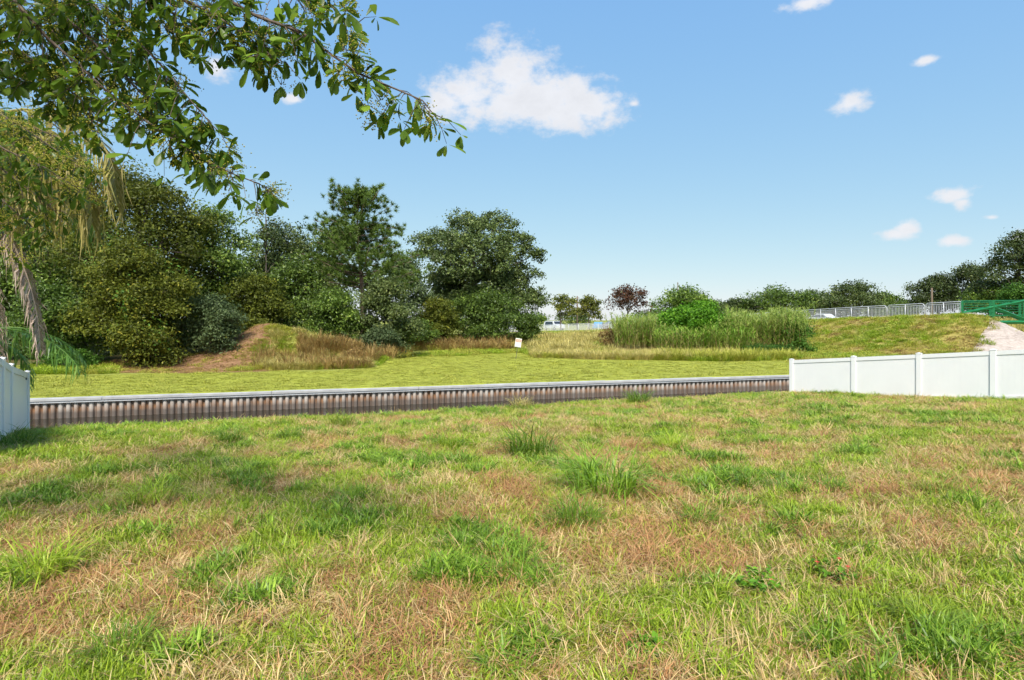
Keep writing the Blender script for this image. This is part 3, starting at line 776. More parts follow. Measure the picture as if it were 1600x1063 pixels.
def broadleaf(name, label, xp, Y, ytop, half, leafm, seed, base_frac=.22, leaf=.20, ncl=260, per=60, cl=.55, lobes_n=9, barkm='bark_grey',
              cat='tree', trunk_r=None, group=None, sparse=1.0, aspect=.55, tone=.5, moss=0, zadd=0.0, depth=.85, bright=None, lob=1.0, spread=1.25, lobes_px=None):
    r = np.random.default_rng(seed)
    g = px(xp, 500, Y); z0 = float(zfar(np.array(g[0]), np.array(g[1]))); top = EYE + (HOR-ytop)/FPX*Y; H = top - z0 + zadd
    Rr = half/FPX*Y
    root = empty(name, (g[0], g[1], z0)); tag(root, label, cat, group)
    cb = H*base_frac; ch = H - cb
    lobes = []
    for i in range(lobes_n):
        f = (i+.5)/lobes_n
        a = i*2.4 + r.uniform(-.5,.5); zz = cb + ch*((.16 if base_frac > .03 else .04) + (.66 if base_frac > .03 else .78)*f) ; env = math.sin(math.pi*min(.98, .20+.72*f))**.75
        rad = Rr*(.50*env)*r.uniform(.55,1.15)
        er = Rr*r.uniform(.34,.56)*(.7+.3*env)*lob
        ez = min(er*r.uniform(.62,.95), (H-zz)*.98) if zz+er*.8 > H else er*r.uniform(.62,.95)
        lobes.append((np.array([math.cos(a)*rad*spread, math.sin(a)*rad*depth, zz]), np.array([er, er*depth, max(ez,.2)])))
    lobes.append((np.array([r.uniform(-.1,.1)*Rr, 0, H - Rr*.42]), np.array([Rr*.42, Rr*.40, Rr*.42])))
    if lobes_px:
        lobes = [(np.array([(x_-xp)/FPX*Y, r.uniform(-.35,.35)*rx_/FPX*Y - (1.6 if rx_ > 50 else 0), EYE+(HOR-y_)/FPX*Y-z0]), np.array([rx_/FPX*Y, rx_/FPX*Y*.8, ry_/FPX*Y])) for (x_,y_,rx_,ry_) in [(q0,q1,q2*1.15,q3*1.25) for (q0,q1,q2,q3) in lobes_px]]
    elif spread > 1.5: lobes += [(np.array([0,-Rr*.1,H*.42]), np.array([Rr*.62,Rr*.5,H*.26])), (np.array([Rr*.1,-Rr*.15,H*.62]), np.array([Rr*.5,Rr*.45,H*.2]))]
    C, D, K = crown_clusters(r, lobes, ncl)
    keep = C[:,2] > .12; C, D, K = C[keep], D[keep], K[keep]
    # trunk and limbs
    tb = MB(); tr = trunk_r or max(.07, H*.020)
    bend = r.uniform(-.25,.25,2)
    tp = [np.array([bend[0]*math.sin(f*2.2)*tr*6*f, bend[1]*f*tr*5, H*.82*f-.25*(f==0)]) for f in np.linspace(0,1,8)]
    tb.tube(tp, np.linspace(tr*1.25, tr*.25, 8), 8)
    for (c, e) in lobes:
        zs = min(max(c[2]-e[2]-.5*np.hypot(c[0],c[1]), H*.10), H*.6); f = zs/(H*.82)
        s0 = np.array([np.interp(f*7, range(8), [p[i] for p in tp]) for i in range(3)])
        mid = (s0+c)/2 + np.array([0,0,.12*np.linalg.norm(c-s0)]) + r.normal(0,.08,3)
        tb.tube([s0, mid, c], [tr*.5, tr*.32, tr*.10], 5)
    for j in r.choice(len(C), min(len(C), 70), replace=False):
        c0 = lobes[K[j]][0]; m_ = (c0+C[j])/2 + r.normal(0,.1,3)
        tb.tube([c0, m_, C[j]], [tr*.14, tr*.09, tr*.03], 4, cap=False)
    tb.obj('trunk', MATS[barkm], root, True)
    # foliage
    n = len(C)*per; idx = np.repeat(np.arange(len(C)), per)
    ctone = np.clip(r.normal(tone,.17,len(C)), .05, .95)
    off = r.normal(size=(n,3))*np.array([cl,cl,cl*.62])*r.uniform(.7,1.3,len(C))[idx][:,None]*.62
    P = C[idx]+off; P[:,2] = np.maximum(P[:,2], .04 + r.uniform(0,.1,n))
    Nn = unit(D[idx]*.55 + r.normal(size=(n,3))*.75 + np.array([0,0,.45]))
    cbm = MB(); leaves(cbm, P, Nn, leaf, np.clip(ctone[idx]+r.normal(0,.22,n), 0, 1), aspect, r)
    co = cbm.obj('crown', MATS[leafm], root)
    if bright:                      # vine leaves or fresh shoots over the crown
        bn, bm = bright; sel = r.choice(len(C), bn); nn = bn*34; ii = np.repeat(sel, 34)
        P = C[ii]*1.0 + D[ii]*cl*.35 + r.normal(size=(nn,3))*np.array([.22,.22,.5])*.9; P[:,2] = np.maximum(P[:,2], .1)
        vb = MB(); leaves(vb, P, unit(D[ii]+r.normal(size=(nn,3))*.5+np.array([0,-.3,.3])), leaf*.95, r.uniform(.3,1,nn), .6, r)
        vb.obj('vine_leaves', MATS[bm], root)
    if moss:
        mb = MB(); sel = r.choice(len(C), moss)
        for j in sel:
            p = C[j]*.93
            for q in range(9):
                o = p + r.normal(0,.22,3); L = r.uniform(.5,1.5); w = r.uniform(.015,.04)
                d = np.array([r.normal(0,.06), r.normal(0,.06), -L]); s = unit(np.cross(d, r.normal(size=3)))*w
                mb.add([o-s, o+s, o+d*.5+s*.8, o+d*.5-s*.8, o+d], [[0,1,2,3]], [[3,2,4]], rnd=r.uniform())
        mb.obj('moss', MATS['moss_strand'], root)
    return root

# --- the wood on the left of the far bank
WG = 'trees of the wood behind the dirt mound'
broadleaf('broadleaf_tree','tall dark tree at the end of the wood behind the palm',60,36,262,105,'dark_leaf',1,.10,.20,360,62,.75,11,tone=.42)
broadleaf('broadleaf_tree','tall olive tree overhung by the flowering branches, behind the vine-draped bush',215,34,256,118,'olive_leaf',2,.12,.19,430,66,.72,12,tone=.30)
broadleaf('broadleaf_tree','dark green tree right of the tall olive tree in the wood',330,37,322,80,'dark_leaf',3,.10,.20,330,60,.65,10,tone=.55)
broadleaf('broadleaf_tree','slender tree with sparse see-through crown rising above the wood',415,41,296,34,'oak_leaf',4,.42,.20,46,34,.42,5,tone=.45,trunk_r=.09)
broadleaf('broadleaf_tree','dull green tree left of the pine with its crown against the sky',445,44,352,72,'oak_leaf',5,.08,.22,280,56,.65,9,tone=.6)
broadleaf('broadleaf_tree','leafy tree directly behind the pine trunk',515,49,350,70,'dark_leaf',6,.06,.23,270,56,.7,9,tone=.5)
broadleaf('broadleaf_tree','bushy tree between the pine and the big oak',632,50,398,50,'grey_leaf',7,.04,.23,230,54,.62,8,tone=.45)
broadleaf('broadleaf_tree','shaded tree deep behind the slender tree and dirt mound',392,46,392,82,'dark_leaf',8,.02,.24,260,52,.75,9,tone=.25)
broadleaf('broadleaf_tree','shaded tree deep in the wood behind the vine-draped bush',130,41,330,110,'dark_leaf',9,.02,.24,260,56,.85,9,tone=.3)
broadleaf('broadleaf_tree','tree at the wood edge half hidden by the yellow flowering branches',-40,38,250,110,'oak_leaf',10,.05,.24,280,56,.85,9,tone=.45)
# understory
broadleaf('vine_draped_bush','large olive bush draped with bright vine leaves beside the red leaf litter',212,29.3,372,92,'olive_leaf',11,.0,.15,420,70,.46,12,tone=.48,cat='bush',trunk_r=.07,bright=(26,'green_leaf'))
broadleaf('understory_bush','grey-green bush at the left foot of the dirt mound',328,30.6,462,48,'grey_leaf',12,.0,.14,200,60,.36,8,cat='bush',trunk_r=.05,tone=.38)
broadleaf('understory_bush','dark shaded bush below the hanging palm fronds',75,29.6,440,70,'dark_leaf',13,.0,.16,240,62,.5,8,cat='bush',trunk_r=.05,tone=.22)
broadleaf('understory_bush','low green shrub row at lawn edge below the dark palm-side bush',112,28.0,548,38,'green_leaf',14,.0,.12,120,50,.26,7,cat='bush',trunk_r=.03,tone=.3)
broadleaf('understory_bush','deep green bush behind the crest of the dirt mound',462,38.5,402,74,'dark_leaf',15,.0,.18,300,60,.52,10,cat='bush',trunk_r=.06,tone=.45)
broadleaf('understory_bush','dense bush left of the pine trunk reaching down to the brown weeds',520,37.0,452,56,'dark_leaf',16,.0,.16,260,60,.44,9,cat='bush',trunk_r=.05,tone=.36)
broadleaf('understory_bush','glossy dark bush at the right foot of the pine',602,37.2,432,50,'oak_leaf',17,.0,.16,300,62,.42,9,cat='bush',trunk_r=.05,tone=.52)
broadleaf('understory_bush','small grey-green bush at the wood corner beside the bright lawn',598,35.6,508,34,'grey_leaf',18,.0,.13,120,54,.28,7,cat='bush',trunk_r=.03,tone=.32)
broadleaf('understory_bush','olive bush under the left side of the big oak',688,49,462,36,'olive_leaf',19,.0,.19,160,54,.44,8,cat='bush',trunk_r=.05,tone=.3)
broadleaf('understory_bush','mid green bush at the foot of the big oak trunk',752,51,452,72,'dark_leaf',20,.0,.19,340,56,.55,12,cat='bush',trunk_r=.05,tone=.28)
broadleaf('understory_bush','rounded green bush at the right foot of the big oak',826,50.5,494,25,'dark_leaf',22,.0,.17,120,54,.34,7,cat='bush',trunk_r=.04,tone=.35)
broadleaf('understory_bush','dark low bush behind the brown weeds near the oak',650,46,500,40,'dark_leaf',23,.0,.17,150,52,.38,7,cat='bush',trunk_r=.04,tone=.35)
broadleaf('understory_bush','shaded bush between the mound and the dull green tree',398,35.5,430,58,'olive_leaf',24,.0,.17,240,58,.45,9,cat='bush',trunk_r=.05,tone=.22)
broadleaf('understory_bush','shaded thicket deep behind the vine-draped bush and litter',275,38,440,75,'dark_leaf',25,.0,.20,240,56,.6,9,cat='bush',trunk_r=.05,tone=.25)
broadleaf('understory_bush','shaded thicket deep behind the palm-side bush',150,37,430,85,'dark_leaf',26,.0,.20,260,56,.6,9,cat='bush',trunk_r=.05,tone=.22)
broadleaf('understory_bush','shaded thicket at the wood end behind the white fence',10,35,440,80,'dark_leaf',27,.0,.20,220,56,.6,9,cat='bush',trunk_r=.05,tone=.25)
# --- the big oak with moss
broadleaf('oak_tree','large live oak with grey hanging moss standing beyond the bright lawn',742,56,333,106,'oak_leaf',21,.02,.25,1150,56,.50,28,trunk_r=.34,tone=.38,moss=24,lobes_px=[(726,362,30,26),(772,358,34,24),(690,386,34,22),(655,382,20,14),(668,402,22,14),(742,395,52,36),(808,384,24,22),(828,402,18,15),(824,434,22,16),(838,470,15,20),(815,478,26,22),(742,448,58,36),(786,430,34,30),(705,432,24,20),(735,500,60,34),(790,508,36,26),(690,505,26,22),(704,468,22,20),(698,448,30,26),(770,470,48,34),(742,422,58,34),(720,470,40,30),(800,455,30,26)])
# --- beyond the railing
broadleaf('street_tree','sparse yellow-green tree left of the dark utility pole',876,101,460,27,'yellow_leaf',31,.28,.34,80,30,.52,7,tone=.38)
broadleaf('street_tree','rounder yellow-green tree right of the dark utility pole',920,99,463,25,'yellow_leaf',32,.26,.34,95,34,.55,7,tone=.48)
broadleaf('rust_tree','rust-brown leaved tree standing among the parked cars',980,84,446,38,'rust_leaf',33,.34,.30,120,24,.6,8,tone=.45)
far = [(1072,138,448,45,'dark round oak beyond the bright green shrub'),(1118,150,470,32,'low dark tree right of the dark round oak'),(1160,150,466,36,'dull dark tree above the pale reed tops'),
       (1222,145,447,48,'broad dark oak behind the reed end'),(1282,150,455,42,'dark tree above the white car on the road'),(1336,138,439,52,'tall broad dark oak above the long railing'),
       (1385,150,458,32,'dark tree sloping down at the end of the oak row'),(1412,160,471,18,'small far tree in the gap before the bridge trees')]
for i, (x, Y, yt, hw, lb) in enumerate(far):
    broadleaf('background_oak', lb, x, Y, yt, hw*1.15, 'oak_leaf' if i % 3 else 'dark_leaf', 40+i, .04, .50, 230, 42, 1.15, 10, tone=.40, group='dark oaks beyond the road')
for i, (x, Y, yt, hw, lb, lm) in enumerate([(1466,100,428,42,'dark spreading tree left of the bridge trees','oak_leaf'),(1520,96,410,48,'middle dark tree behind the end of the green bridge','oak_leaf'),
       (1592,88,358,62,'tallest dark tree above the green bridge','oak_leaf'),(1660,84,380,60,'dark tree behind the bridge span past the tallest one','dark_leaf'),(1545,90,448,40,'shaded tree low behind the bridge truss','dark_leaf')]):
    broadleaf('bridge_tree', lb, x, Y, yt, hw, lm, 60+i, .10, .36, 230, 46, .85, 10, tone=.38, group='trees behind the bridge')
broadleaf('understory_bush','fresh green bush just behind the bridge top rail',1590,62,444,42,'green_leaf',70,.0,.24,190,50,.55,8,cat='bush',tone=.35)
for i, (x, Y, yt, hw) in enumerate([(835,170,490,30),(1010,185,485,36),(770,190,480,60),(900,200,490,40)]):
    broadleaf('background_oak', ['small distant tree under the right edge of the big oak','distant tree low behind the rust-leaved tree','distant tree seen through the big oak','distant trees low behind the yellow-green pair'][i], x, Y, yt, hw, 'dark_leaf', 80+i, .05, .6, 70, 26, 1.2, 7, tone=.4)

# --- pine
def pine(xp, Y, ytop):
    r = np.random.default_rng(5); g = px(xp, 500, Y); z0 = float(zfar(np.array(g[0]), np.array(g[1]))); H = EYE+(HOR-ytop)/FPX*Y - z0
    root = empty('pine_tree', (g[0], g[1], z0)); tag(root, 'pine with bare reddish trunk and tufted needles standing above the bushes', 'tree')
    tb = MB(); zs = np.linspace(-.2, H*.985, 14); tx = .18*np.sin(zs*.5); 
    tb.tube(np.stack([tx, .1*np.cos(zs*.4), zs], 1), np.linspace(.22,.03,14), 8)
    nb = MB(); tufts = []
    for w in range(17):
        f = min(.985, .40 + .58*w/16.0 + r.uniform(-.015,.015)); z = H*f
        Lm = 6.2*(1-f)**.58 + .5; 
        for k in range(5 if f < .9 else 4):
            a = k*1.257 + w*1.9 + r.uniform(-.35,.35); L = Lm*r.uniform(.55,1.1)
            d = np.array([math.cos(a), math.sin(a), 0]); rise = r.uniform(.10,.5) + .5*(f > .8)
            x0 = np.array([.18*math.sin(z*.5), .1*math.cos(z*.4), z])
            pts = [x0, x0+d*L*.5+np.array([0,0,rise*L*.25]), x0+d*L+np.array([0,0,rise*L*.75])]
            tb.tube(pts, [.05*(1.3-f), .03, .012], 5)
            for t in np.concatenate([np.linspace(.4,1,7), r.uniform(.35,1,8)]):
                p = (1-t)**2*pts[0] + 2*t*(1-t)*pts[1] + t*t*pts[2] if t < 1 else pts[2]
                tufts.append(p + r.normal(0,.28,3)*np.array([1,1,.7]))
    for _ in range(14): tufts.append(np.array([.1,0,H*.97]) + r.normal(0,.22,3))
    tufts = np.array(tufts); n = len(tufts)*44; idx = np.repeat(np.arange(len(tufts)), 44)
    C = tufts[idx]; D = unit(r.normal(size=(n,3)) + np.array([0,0,.75])); L = r.uniform(.22,.40,n)[:,None]
    s = unit(np.cross(D, r.normal(size=(n,3))))*.022
    V = np.stack([C-s, C+s, C+D*L], 1).reshape(-1,3)
    tone = np.clip(r.normal(.5,.2,len(tufts)),0,1)[idx] + r.normal(0,.12,n)
    nb.add(V, None, np.arange(3*n).reshape(n,3), rnd=np.repeat(np.clip(tone,0,1),3))
    tb.obj('trunk', MATS['bark_pine'], root, True); nb.obj('crown', MATS['pine_needle'], root)
pine(563, 40.5, 303)

# --- shrubs by the reeds
broadleaf('bright_shrub','bright green rounded shrub rising above the reeds',1090,43.6,473,66,'bright_leaf',90,.0,.18,380,62,.36,13,cat='bush',trunk_r=.05,tone=.48)
broadleaf('understory_bush','dark green bush at the right end of the reed bed',1238,41.5,500,34,'green_leaf',91,.0,.15,170,56,.34,8,cat='bush',trunk_r=.04,tone=.28)
broadleaf('understory_bush','low dark green shrub at the lawn edge beside the reed end',1195,38.8,540,44,'green_leaf',92,.0,.12,150,54,.25,8,cat='bush',trunk_r=.03,tone=.25)
broadleaf('dry_bush','brown dry shrub at the left end of the reeds',958,46.5,512,24,'brown_weed',93,.0,.12,110,40,.3,7,cat='bush',trunk_r=.03,tone=.3)
broadleaf('dry_bush','rusty weed clump at the right foot of the dirt mound',556,31.6,548,20,'brown_weed',95,.0,.09,80,40,.2,6,cat='bush',trunk_r=.02,tone=.5)

# ------------------------------------------------------------------ reeds: canes nobody could count
def reeds(name, x0, x1, Y0, Y1, n, hmin, hmax, mat, seed, plume):
    r = np.random.default_rng(seed); b = MB(); pl = MB(); ca = MB()
    for i in range(n):
        Y = r.uniform(Y0, Y1); xp = r.uniform(x0, x1); p = px(xp, 500, Y); z = float(zfar(np.array(p[0]), np.array(p[1])))
        H = r.uniform(hmin, hmax)*(.75+.5*float(fbm(np.array(p[0]), np.array(p[1]), 1.3, seed, 2))); base = np.array([p[0], p[1], z-.05])
        lean = np.array([r.normal(0,.15), r.normal(0,.13), 1.0]); topp = base + lean*H
        w = .016; s = np.array([w,0,0])
        t = r.uniform()
        ca.add([base-s, base+s, topp+s*.4, topp-s*.4], [[0,1,2,3]], rnd=t)
        s2 = np.array([0,w,0]); ca.add([base-s2, base+s2, topp+s2*.4, topp-s2*.4], [[0,1,2,3]], rnd=t)
        k = int(7+H*2.2)
        for q in range(k):
            f = .22 + .78*(q+r.uniform())/k; o = base + lean*H*f; a = r.uniform(0, 6.28); L = r.uniform(.45,.85)
            d = np.array([math.cos(a), math.sin(a), r.uniform(.5,1.5)]); d = d/np.linalg.norm(d)
            sd = unit(np.cross(d, np.array([0,0,1.0])))*.022
            m = o + d*L*.55; e = o + d*L + np.array([0,0,-.28*L])
            b.add([o-sd*.5, o+sd*.5, m+sd, m-sd, e], [[0,1,2,3]], [[3,2,4]], rnd=np.clip(t*.6+r.uniform(-.15,.3)+ (1-f)*.35, 0, 1))
        if plume and r.uniform() < .75:
            for q in range(16):
                o = topp + np.array([0,0,-.35+.6*q/16]); d = unit(np.array([r.normal(),r.normal(),1.1])); L = r.uniform(.18,.4)
                sd = unit(np.cross(d, r.normal(size=3)))*.018; pl.add([o-sd, o+sd, o+d*L], None, [[0,1,2]], rnd=r.uniform())
    root = b.obj(name, MATS[mat]); tag(root, kind='stuff')
    ca.obj('canes', MATS['reed_cane'], root)
    if plume: pl.obj('plumes', MATS['reed_plume'], root)
    return root
tag(reeds('reed_bed', 1028, 1178, 39.5, 42.0, 640, 1.2, 2.0, 'reed', 1, False), 'pale green reed stand in front of the bright green shrub', 'reeds')
tag(reeds('reed_bed', 1135, 1258, 40.5, 45.5, 700, 2.0, 2.95, 'reed', 2, True), 'tallest reeds with pale feathery tops right of the bright shrub', 'reeds')
tag(reeds('reed_bed', 962, 1042, 43.0, 47.5, 430, 1.6, 2.6, 'reed', 3, True), 'dull reeds below the rust-leaved tree', 'reeds')

# ------------------------------------------------------------------ palms
def frond(root, base, azim, L, rise, droop, mat, seed, nl=70, leaflet=.75, hang=.5, nm='frond', wid=.013, curl=0.0):
    """arching rachis with hanging leaflets"""
    r = np.random.default_rng(seed); d = np.array([math.cos(azim), math.sin(azim), 0]); sd = np.array([-d[1], d[0], 0])
    pts = []; p = np.array(base, float); ang = rise; n = 14
    for i in range(n+1):
        pts.append(p.copy()); p = p + (d*math.cos(ang) + sd*curl*i/n + np.array([0,0,math.sin(ang)]))*L/n; ang -= droop/n*(1.0+.8*i/n)
        ang = max(ang, -1.5)
    pts = np.array(pts); b = MB(); b.tube(pts, np.linspace(.035,.006,n+1), 5, rnd=.55)
    for i in range(nl):
        t = .14+.86*(i+r.uniform())/nl; k = min(int(t*n), n-1); f = t*n-k; o = pts[k]*(1-f)+pts[k+1]*f; tn = unit(pts[k+1]-pts[k])
        ll = leaflet*math.sin(math.pi*(.18+.72*t))**.6*r.uniform(.7,1.2)
        for s in (-1, 1):
            dd = unit(sd*s*r.uniform(.5,1.0) + tn*r.uniform(.35,.8) + np.array([0,0,r.uniform(-.35,.35)]))
            m = o + dd*ll*.45 + np.array([0,0,-hang*ll*.18]); e = o + dd*ll*(.85-.35*hang) + np.array([0,0,-hang*ll*r.uniform(.45,.95)]) + r.normal(0,.10*ll,3)
            wv = unit(np.cross(dd, np.array([0.1,0.2,1.0]) + r.normal(0,.4,3)))*wid*(1.35 if mat == 'palm_straw' else 1.0)*r.uniform(.7,1.2)
            b.add([o-wv*.6, o+wv*.6, m+wv, m-wv, e], [[0,1,2,3]], [[3,2,4]], rnd=np.clip(r.normal(.45,.22),0,1))
    return b.obj(nm, MATS[mat], root)
def palm(name, label, loc, H, specs, tr):
    z = float(znear(np.array(loc[0]), np.array(loc[1]))); root = empty(name, (loc[0], loc[1], z)); tag(root, label, 'palm')
    tb = MB(); zs = np.linspace(-.2, H, 16); tb.tube(np.stack([.06*np.sin(zs), 0*zs, zs], 1), tr*(1+.06*np.sin(zs*17)), 12); tb.obj('trunk', MATS['bark_palm'], root, True)
    for i, (az, L, rise, droop, mat, nl, ll, hang, curl) in enumerate(specs):
        frond(root, (.0,0,H-.05*(i%4)), R(az), L, R(rise), droop, mat, 100+i+int(H*10), nl, ll, hang, 'dead_frond' if mat == 'palm_dead' else 'frond', curl=curl)
PB = (-10.35, 10.45)
palm('queen_palm', 'tall palm with drooping green, straw and dead brown fronds beyond the left fence', PB, 5.4, [
    # azimuth, length, rise, droop, material, leaflets, leaflet length, hang
    (8, 4.2, 50, 2.15, 'palm_straw', 95, .95, 1.25, 0), (-2, 3.7, 42, 2.2, 'palm_straw', 95, .95, 1.3, 0), (-14, 3.2, 32, 2.2, 'palm_straw', 95, .95, 1.3, 0),
    (3, 4.0, 46, 2.3, 'palm_straw', 150, .95, 1.3, 0), (-8, 3.4, 36, 2.3, 'palm_straw', 150, .95, 1.3, 0), (-26, 3.0, 22, 2.0, 'palm_straw', 120, .9, 1.3, 0), (20, 3.2, 30, 2.0, 'palm_green', 90, .9, 1.2, 0), (4, 4.0, -48, .55, 'palm_dead', 150, .46, 1.1, 0), (-16, 4.3, -58, .45, 'palm_dead', 150, .44, 1.1, 0),
    (60, 3.8, 45, 2.4, 'palm_green', 80, .8, .8, 0), (105, 3.9, 55, 2.3, 'palm_green', 80, .8, .8, 0), (150, 3.8, 45, 2.4, 'palm_green', 80, .8, .8, 0), (200, 3.8, 50, 2.3, 'palm_green', 80, .8, .8, 0),
    (245, 3.8, 45, 2.4, 'palm_green', 80, .8, .8, 0), (290, 3.6, 55, 2.3, 'palm_green', 80, .8, .8, 0), (325, 3.3, 62, 2.2, 'palm_green', 80, .8, .8, 0), (-2, 2.6, 70, 2.6, 'palm_green', 90, .8, .9, 0)], .17)
palm('young_palm', 'young low palm with arching green fronds over the left fence end', (-11.2, 10.75), 1.6, [
    (4, 3.3, 34, 1.25, 'palm_green', 64, .55, 1.1, 0), (22, 3.0, 40, 1.35, 'palm_green', 60, .55, 1.1, 0), (-12, 2.7, 35, 2.2, 'palm_straw', 90, .6, .9, 0), (70, 2.6, 45, 2.0, 'palm_green', 70, .6, .8, 0),
    (130, 2.6, 45, 2.0, 'palm_green', 70, .6, .8, 0), (190, 2.6, 45, 2.0, 'palm_green', 70, .6, .8, 0), (250, 2.6, 45, 2.0, 'palm_green', 70, .6, .8, 0), (310, 2.4, 55, 2.0, 'palm_green', 70, .6, .8, 0)], .10)

# ------------------------------------------------------------------ the yard tree whose branches hang into view
def yard_tree():
    r = np.random.default_rng(77); base = np.array([-5.2, 3.0, 0.0]); base[2] = float(znear(np.array(base[0]), np.array(base[1])))
    root = empty('yard_tree', tuple(base)); tag(root, 'leafy yard tree with drooping branches and yellow seed clusters overhanging the lawn', 'tree')
    fork = np.array([-5.05, 3.05, 2.3])
    tb = MB(); tb.tube([base-[0,0,.2]-base, (base+fork)/2+[.08,0,0]-base, fork-base], [.15,.12,.10], 10)
    tw = MB(); seeds = MB()
    BR = [ # pixel x, pixel y, depth
        [(-30,-60,3.2),(22,0,3.1),(75,60,3.0),(120,100,3.0),(170,145,2.95),(230,190,2.9),(300,238,2.85),(360,270,2.8),(425,296,2.8)],
        [(-60,10,3.5),(0,58,3.4),(60,100,3.3),(120,150,3.25),(165,195,3.2)],
        [(250,-70,2.7),(330,-15,2.65),(400,25,2.6),(470,50,2.6),(510,80,2.55),(560,115,2.5),(620,140,2.5),(660,157,2.5),(682,185,2.5)],
        [(60,-70,3.1),(140,5,3.0),(200,50,2.9),(255,105,2.85),(300,160,2.8),(340,205,2.8)],
        [(150,-70,2.9),(225,0,2.85),(290,30,2.8),(350,45,2.75),(410,85,2.7)],
        [(400,-60,2.7),(455,-8,2.65),(520,12,2.6),(556,45,2.6)],
        [(-40,-60,3.6),(10,-10,3.5),(50,30,3.4),(60,90,3.4)],
        [(100,-60,3.4),(150,40,3.3),(190,110,3.2),(240,150,3.1)],
        [(30,-70,3.3),(95,20,3.2),(150,70,3.1),(215,140,3.05),(285,195,3.0),(330,235,2.95)],
        [(190,-70,2.8),(265,-10,2.75),(330,20,2.7),(390,60,2.7),(440,100,2.65)],
        [(-60,70,3.8),(10,110,3.7),(70,140,3.6),(130,165,3.5)],
        [(-60,140,5.2),(0,178,5.1),(60,215,5.0),(125,262,4.9)],
        [(-60,210,5.2),(0,262,5.1),(50,300,5.0),(92,335,5.0)],
        [(-60,165,5.6),(30,190,5.4),(90,215,5.3),(132,250,5.2)],
        [(-60,250,5.4),(0,310,5.2),(40,345,5.1),(70,372,5.1)],
        [(-60,190,4.7),(10,235,4.6),(70,262,4.5),(130,300,4.5)],
    ]
    W = []          # leaf placements: position, axis, normal, length
    for bi, brn in enumerate(BR):
        P = np.array([px(*q) for q in brn]) - base; low = bi >= 11
        st = P[0]; f0 = fork-base; mid = (f0+st)/2 + np.array([0, -.1, .35])
        tb.tube([f0, mid, st], [.055, .035, .016], 6)
        tb.tube(P, np.linspace(.009, .002, len(P)), 6)
        seg = np.linalg.norm(np.diff(P, axis=0), axis=1); cum = np.concatenate([[0], np.cumsum(seg)]); tot = cum[-1]
        at = lambda s: np.array([np.interp(s, cum, P[:, i]) for i in range(3)])
        step = .0225 if not low else .030
        dens = 1.0
        if bi == 2: step = .027
        s = .04
        while s < tot:
            p = at(s); t = unit(at(min(s+.05, tot)) - at(max(s-.05, 0)))
            L = r.uniform(.05,.30)*(1.5 if low else 1.0)*(1-.45*s/tot)
            d = unit(t*.55 + r.normal(size=3)*np.array([.75,.75,.75]) + np.array([0,0,-.30]))
            q1 = p + d*L*.5; q2 = p + d*L + np.array([0,0,-.25*L])
            tw.tube([p, q1, q2], [.0026,.0019,.0012], 4, cap=False)
            for (c, ax) in (([q2, unit(q2-q1)], [q1, d])[0], [q1, d]):
                k = int(r.integers(3, 6)) if c is q2 else int(r.integers(1, 4))
                for j in range(k):
                    side = unit(np.cross(ax, r.normal(size=3))); a_ = unit(ax*.45 + side*.9 + np.array([0,0,-.25]))
                    nn = unit(np.cross(a_, np.cross(np.array([0,0,1.0]) + r.normal(0,.35,3), a_)))
                    W.append((c + a_*.012, a_, nn, r.uniform(.042,.098)*(1.1 if low else 1.0)))
            pr = .40 if low else (.36 if bi != 2 else .30)
            if r.uniform() < pr:             # loose panicle of small yellowish seeds
                ns = int(r.integers(60,110)) if low else int(r.integers(40,80)); ext = .085 if low else .050
                cc = q2 + d*.03 + np.array([0,0,.02]); C = cc + r.normal(size=(ns,3))*np.array([ext,ext,ext*.8])*.6
                rad = r.uniform(.0022,.0042,ns)*(1.7 if low else 1.15)
                for c_, h in zip(C, rad):
                    seeds.add([c_+[h,0,0], c_+[-h,0,0], c_+[0,h,0], c_+[0,-h,0], c_+[0,0,h], c_+[0,0,-h]], None,
                              [[0,2,4],[2,1,4],[1,3,4],[3,0,4],[2,0,5],[1,2,5],[3,1,5],[0,3,5]], rnd=np.clip(r.normal(.45,.25),0,1))
                for j in range(4):
                    e = C[int(r.integers(ns))]; tw.tube([q2, (q2+e)/2+r.normal(0,.006,3), e], .0011, 3, cap=False)
            s += step*r.uniform(.6,1.4)
    # obovate leaf, folded on its midrib
    def leaf_mesh(k):
        wv = [.06,.42,.80,1.0,.74,.05]; xv = [0,.20,.45,.70,.90,1.0]; b = MB(); V = []; n = len(wv); wd = .165+.025*k
        for i, w in enumerate(wv):
            x = xv[i]; sag = -.10*x*x*(1+.4*k); 
            for s_ in (-1,0,1): V.append((x, s_*w*wd, sag + abs(s_)*w*.055))
        Q = []; 
        for i in range(n-1):
            for j in range(2): Q.append([i*3+j, i*3+j+1, (i+1)*3+j+1, (i+1)*3+j])
        return np.array(V), np.array(Q)
    kinds = [leaf_mesh(k) for k in range(3)]
    lm = []
    for k, (V, Q) in enumerate(kinds):
        for t in (.25,.5,.8):
            b = MB(); b.add(V, Q, rnd=t); lm.append(b.mesh('leaf', MATS['yard_leaf'], True))
    # the 300 leaves that show largest are single leaves, the rest one mass
    size = []
    for (c, a_, nn, L) in W:
        w = c + base; xx = 800+w[0]/w[1]*FPX; yy = HOR-(w[2]-EYE)/w[1]*FPX
        vis = (0 < xx < 1600) and (0 < yy < 1063); size.append((L/w[1]) if vis else 0)
    order = np.argsort(-np.array(size)); mass = MB()
